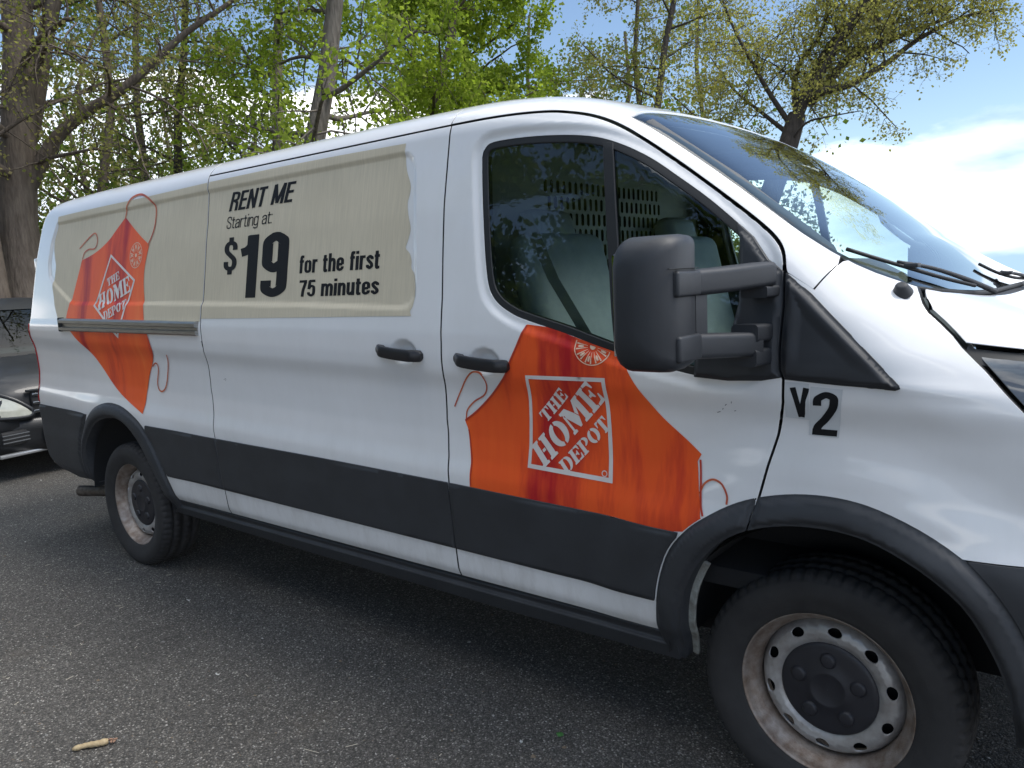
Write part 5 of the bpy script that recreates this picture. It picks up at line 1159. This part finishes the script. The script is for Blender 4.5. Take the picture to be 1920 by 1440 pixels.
# ------------------------------------------------------------------ ground
def ground_mat():
    m = bpy.data.materials.new('worn_asphalt'); m.use_nodes = True; N, L = m.node_tree.nodes, m.node_tree.links; b = N['Principled BSDF']; b.inputs['Roughness'].default_value = .88
    tcn = N.new('ShaderNodeTexCoord'); v = tcn.outputs['Object']
    def noise(sc, det=4, ro=.6):
        n = N.new('ShaderNodeTexNoise'); n.inputs['Scale'].default_value = sc; n.inputs['Detail'].default_value = det; n.inputs['Roughness'].default_value = ro; L.new(v, n.inputs['Vector']); return n.outputs['Fac']
    def ramp(src, stops):
        r = N.new('ShaderNodeValToRGB'); cr_ = r.color_ramp
        cr_.elements[0].position, cr_.elements[0].color = stops[0][0], (*stops[0][1],1); cr_.elements[1].position, cr_.elements[1].color = stops[-1][0], (*stops[-1][1],1)
        for p, c in stops[1:-1]: e = cr_.elements.new(p); e.color = (*c,1)
        L.new(src, r.inputs[0]); return r.outputs[0]
    vo = N.new('ShaderNodeTexVoronoi'); vo.inputs['Scale'].default_value = 165; L.new(v, vo.inputs['Vector'])
    vo2 = N.new('ShaderNodeTexVoronoi'); vo2.inputs['Scale'].default_value = 42; L.new(v, vo2.inputs['Vector'])
    sp = N.new('ShaderNodeSeparateColor'); L.new(vo.outputs['Color'], sp.inputs[0])
    stone = ramp(sp.outputs[0], [(0,(.058,.055,.051)),(.5,(.105,.099,.091)),(.85,(.165,.156,.143)),(.95,(.25,.238,.22)),(1,(.50,.48,.45))])
    tar = ramp(vo.outputs['Distance'], [(.25,(1,1,1)),(.62,(.48,.48,.48))])
    mul = N.new('ShaderNodeMix'); mul.data_type = 'RGBA'; mul.blend_type = 'MULTIPLY'; mul.inputs[0].default_value = 1; L.new(stone, mul.inputs[6]); L.new(tar, mul.inputs[7])
    big = ramp(noise(.9, 5), [(.30,(.74,.73,.715)),(.70,(1.20,1.185,1.155))])
    mul2 = N.new('ShaderNodeMix'); mul2.data_type = 'RGBA'; mul2.blend_type = 'MULTIPLY'; mul2.inputs[0].default_value = 1; L.new(mul.outputs[2], mul2.inputs[6]); L.new(big, mul2.inputs[7])
    dirt = N.new('ShaderNodeMix'); dirt.data_type = 'RGBA'; L.new(ramp(noise(1.7, 8, .7), [(.58,(0,0,0)),(.78,(.40,.40,.40))]), dirt.inputs[0]); L.new(mul2.outputs[2], dirt.inputs[6]); dirt.inputs[7].default_value = (.105,.085,.060,1)
    L.new(dirt.outputs[2], b.inputs['Base Color'])
    bn = N.new('ShaderNodeBump'); bn.inputs['Strength'].default_value = .8; bn.inputs['Distance'].default_value = .008; bn.invert = True
    ad = N.new('ShaderNodeMath'); ad.operation = 'ADD'; L.new(vo.outputs['Distance'], ad.inputs[0]); L.new(vo2.outputs['Distance'], ad.inputs[1]); L.new(ad.outputs[0], bn.inputs['Height']); L.new(bn.outputs[0], b.inputs['Normal'])
    return m
gx = np.r_[-1500,-400,-120,-60,-30,-15,-6,0,10,30,100,500,1500.]; gy = np.r_[-1500,-300,-60,-20,0,8,16,24,40,100,400,1500.]; GX, GY = np.meshgrid(gx, gy)
GZ = -.13*np.maximum(0, GY-16)*sstep(-1.1, -.5, GX/np.maximum(GY, 16))          # the lot ends in a slope away on the far right
nx = len(gx); gnd = mesh_obj('asphalt_ground', np.stack([GX.ravel(), GY.ravel(), GZ.ravel()], 1), np.array([(i*nx+j, i*nx+j+1, (i+1)*nx+j+1, (i+1)*nx+j) for i in range(len(gy)-1) for j in range(nx-1)]), ground_mat()); tag(gnd, 'dark worn asphalt strewn with fine gravel', 'ground', kind='structure')
# leafy bank under the trees
n = 60; xs = np.linspace(-60, 20, n); ys = np.linspace(-20, 60, n); X, Y = np.meshgrid(xs, ys)
dline = np.minimum(np.maximum(-(X+11.6), Y-9.6), -(X+12.0)+np.maximum(0, 12-Y)*.1); rg = np.random.default_rng(9)
Hh = -.25+1.9*sstep(0, 4.0, dline)+.10*rg.normal(size=X.shape)*sstep(0, 1, dline)
V = np.stack([X.ravel(), Y.ravel(), Hh.ravel()], 1); F = np.array([(i*n+j, i*n+j+1, (i+1)*n+j+1, (i+1)*n+j) for i in range(n-1) for j in range(n-1) if dline[i:i+2, j:j+2].max() > -.2])
bank = mesh_obj('earth_bank', V, F, mat('leaf_litter', (.115,.085,.058), .95, var=(.060,.052,.030), var_scale=4, bump=.8, bump_scale=25)); tag(bank, 'brown leaf-littered bank under the trees', 'bank', kind='structure')
# loose gravel over the asphalt near the van
rg = np.random.default_rng(21); NS = 60000
px = rg.uniform(-7.5, 1.6, NS); py = rg.uniform(-3.6, .6, NS)*1.0
dist = np.hypot(px-.65, py+2.99); keep = rg.uniform(0, 1, NS) < np.clip(1.5-dist*.16, .15, 1); px, py = px[keep], py[keep]; NS = len(px)
base = np.array([(1,0,0),(0,1,0),(-1,0,0),(0,-1,0),(0,0,.7),(0,0,-.7)], float); fc = np.array([(0,1,4),(1,2,4),(2,3,4),(3,0,4),(1,0,5),(2,1,5),(3,2,5),(0,3,5)])
sz = .0019*np.exp(rg.normal(size=NS)*.45); sz = np.clip(sz, .001, .0085)
J = base[None]*(1+rg.normal(size=(NS,6,1))*.28); an = rg.uniform(0, 2*np.pi, NS); ca, sa = np.cos(an)[:, None], np.sin(an)[:, None]
Vx = (J[:,:,0]*ca-J[:,:,1]*sa)*sz[:, None]*1.35+px[:, None]; Vy = (J[:,:,0]*sa+J[:,:,1]*ca)*sz[:, None]+py[:, None]; Vz = J[:,:,2]*sz[:, None]*.8+sz[:, None]*.3
V = np.stack([Vx, Vy, Vz], 2).reshape(-1, 3); F = (fc[None]+6*np.arange(NS)[:, None, None]).reshape(-1, 3)
gv = mesh_obj('gravel', V, F, None, smooth=False, mats=[mat('gravel_dark', (.075,.073,.07), .9), mat('gravel_mid', (.18,.175,.165), .9), mat('gravel_pale', (.36,.35,.33), .85), mat('gravel_tan', (.17,.13,.09), .9)], midx=np.repeat(rg.choice(4, NS, p=[.44,.44,.05,.07]), 8))
tag(gv, 'fine loose gravel scattered over the asphalt', 'gravel', kind='stuff')
# pale splinters and bits of dry stem
rg = np.random.default_rng(33); bm = bmesh.new()
for k in range(150):
    x, y = rg.uniform(-5.5, .9), rg.uniform(-3.2, -.75); L_ = rg.uniform(.008, .035)*(2.2 if rg.uniform() < .12 else 1)
    box_bm(bm, (x, y, .003), (L_, .0016, .0014), Matrix.Rotation(rg.uniform(0, 3.14), 4, 'Z'))
sp_ = bm_obj('dry_splinters', bm, mat('dry_stem', (.46,.42,.34), .8)); tag(sp_, 'pale dry splinters scattered over the asphalt', 'litter', kind='stuff')
# a broken stick, a scrap of green leaf, paper bits
STK = mat('bare_wood', (.40,.32,.19), .75, var=(.27,.20,.11), var_scale=40, stretch=(.3,3,3)); 
P = catmull(np.array([(-2.105,-2.025,.010),(-2.088,-1.990,.012),(-2.063,-1.960,.013),(-2.05,-1.93,.012)]), 4)
st = empty('wood_stick', (-2.08,-1.98,0)); tag(st, 'short pale broken stick lying on the asphalt at lower left', 'stick')
q = np.array((-2.08,-1.98,0)); V, F = tube(P-q, np.array([.004,.0085,.010,.0082,.0095,.0088,.0108,.0092,.0112,.0098,.0122,.0108,.0085]), 10); mesh_obj('stick_shaft', V, F, STK, st)
rg2 = np.random.default_rng(3); bm = bmesh.new()
for k in range(7): box_bm(bm, tuple(P[-1]-q+np.array([.012,.018,0])*rg2.uniform(.2,1.1)+rg2.normal(size=3)*.004), (.012,.004,.004), Matrix.Rotation(rg2.uniform(0,3), 4, 'Z'))
bm_obj('splintered_end', bm, mat('split_wood', (.30,.18,.12), .8), st)
def scrap(name, label, cat, loc, s, m, seed, grp=None):
    rg = np.random.default_rng(seed); n = 9; a = np.linspace(0, 2*np.pi, n, endpoint=False); rr = 1+.25*rg.normal(size=n)*.6
    top = [(s[0]*rr[i]*math.cos(a[i]), s[1]*rr[i]*math.sin(a[i]), .004+.006*abs(rg.normal())) for i in range(n)]
    bm = bmesh.new(); vs = [bm.verts.new(v) for v in top]; c = bm.verts.new((0,0,.009)); f = [bm.faces.new((vs[i], vs[(i+1) % n], c)) for i in range(n)]
    bmesh.ops.solidify(bm, geom=f, thickness=.0012); o = bm_obj(name, bm, m); o.location = loc; tag(o, label, cat, grp); return o
GRN = mat('fresh_leaf', (.10,.30,.08), .55); WPA = mat('white_paper', (.72,.72,.70), .7)
scrap('leaf', 'small fresh green leaf on the asphalt below the front door', 'leaf', (-.815,-1.02,0), (.013,.011), GRN, 1)
scrap('paper_scrap', 'white paper scrap on the asphalt below the sliding door', 'litter', (-2.17,-1.45,0), (.012,.004), WPA, 2)
scrap('paper_scrap', 'thin pale scrap on the asphalt near the rear wheel', 'litter', (-2.985,-1.12,0), (.012,.004), WPA, 4)
scrap('pebble', 'pale flat pebble lying lowest in the middle foreground', 'pebble', (-.89,-1.13,.0), (.006,.005), WPA, 5)
# ground stub
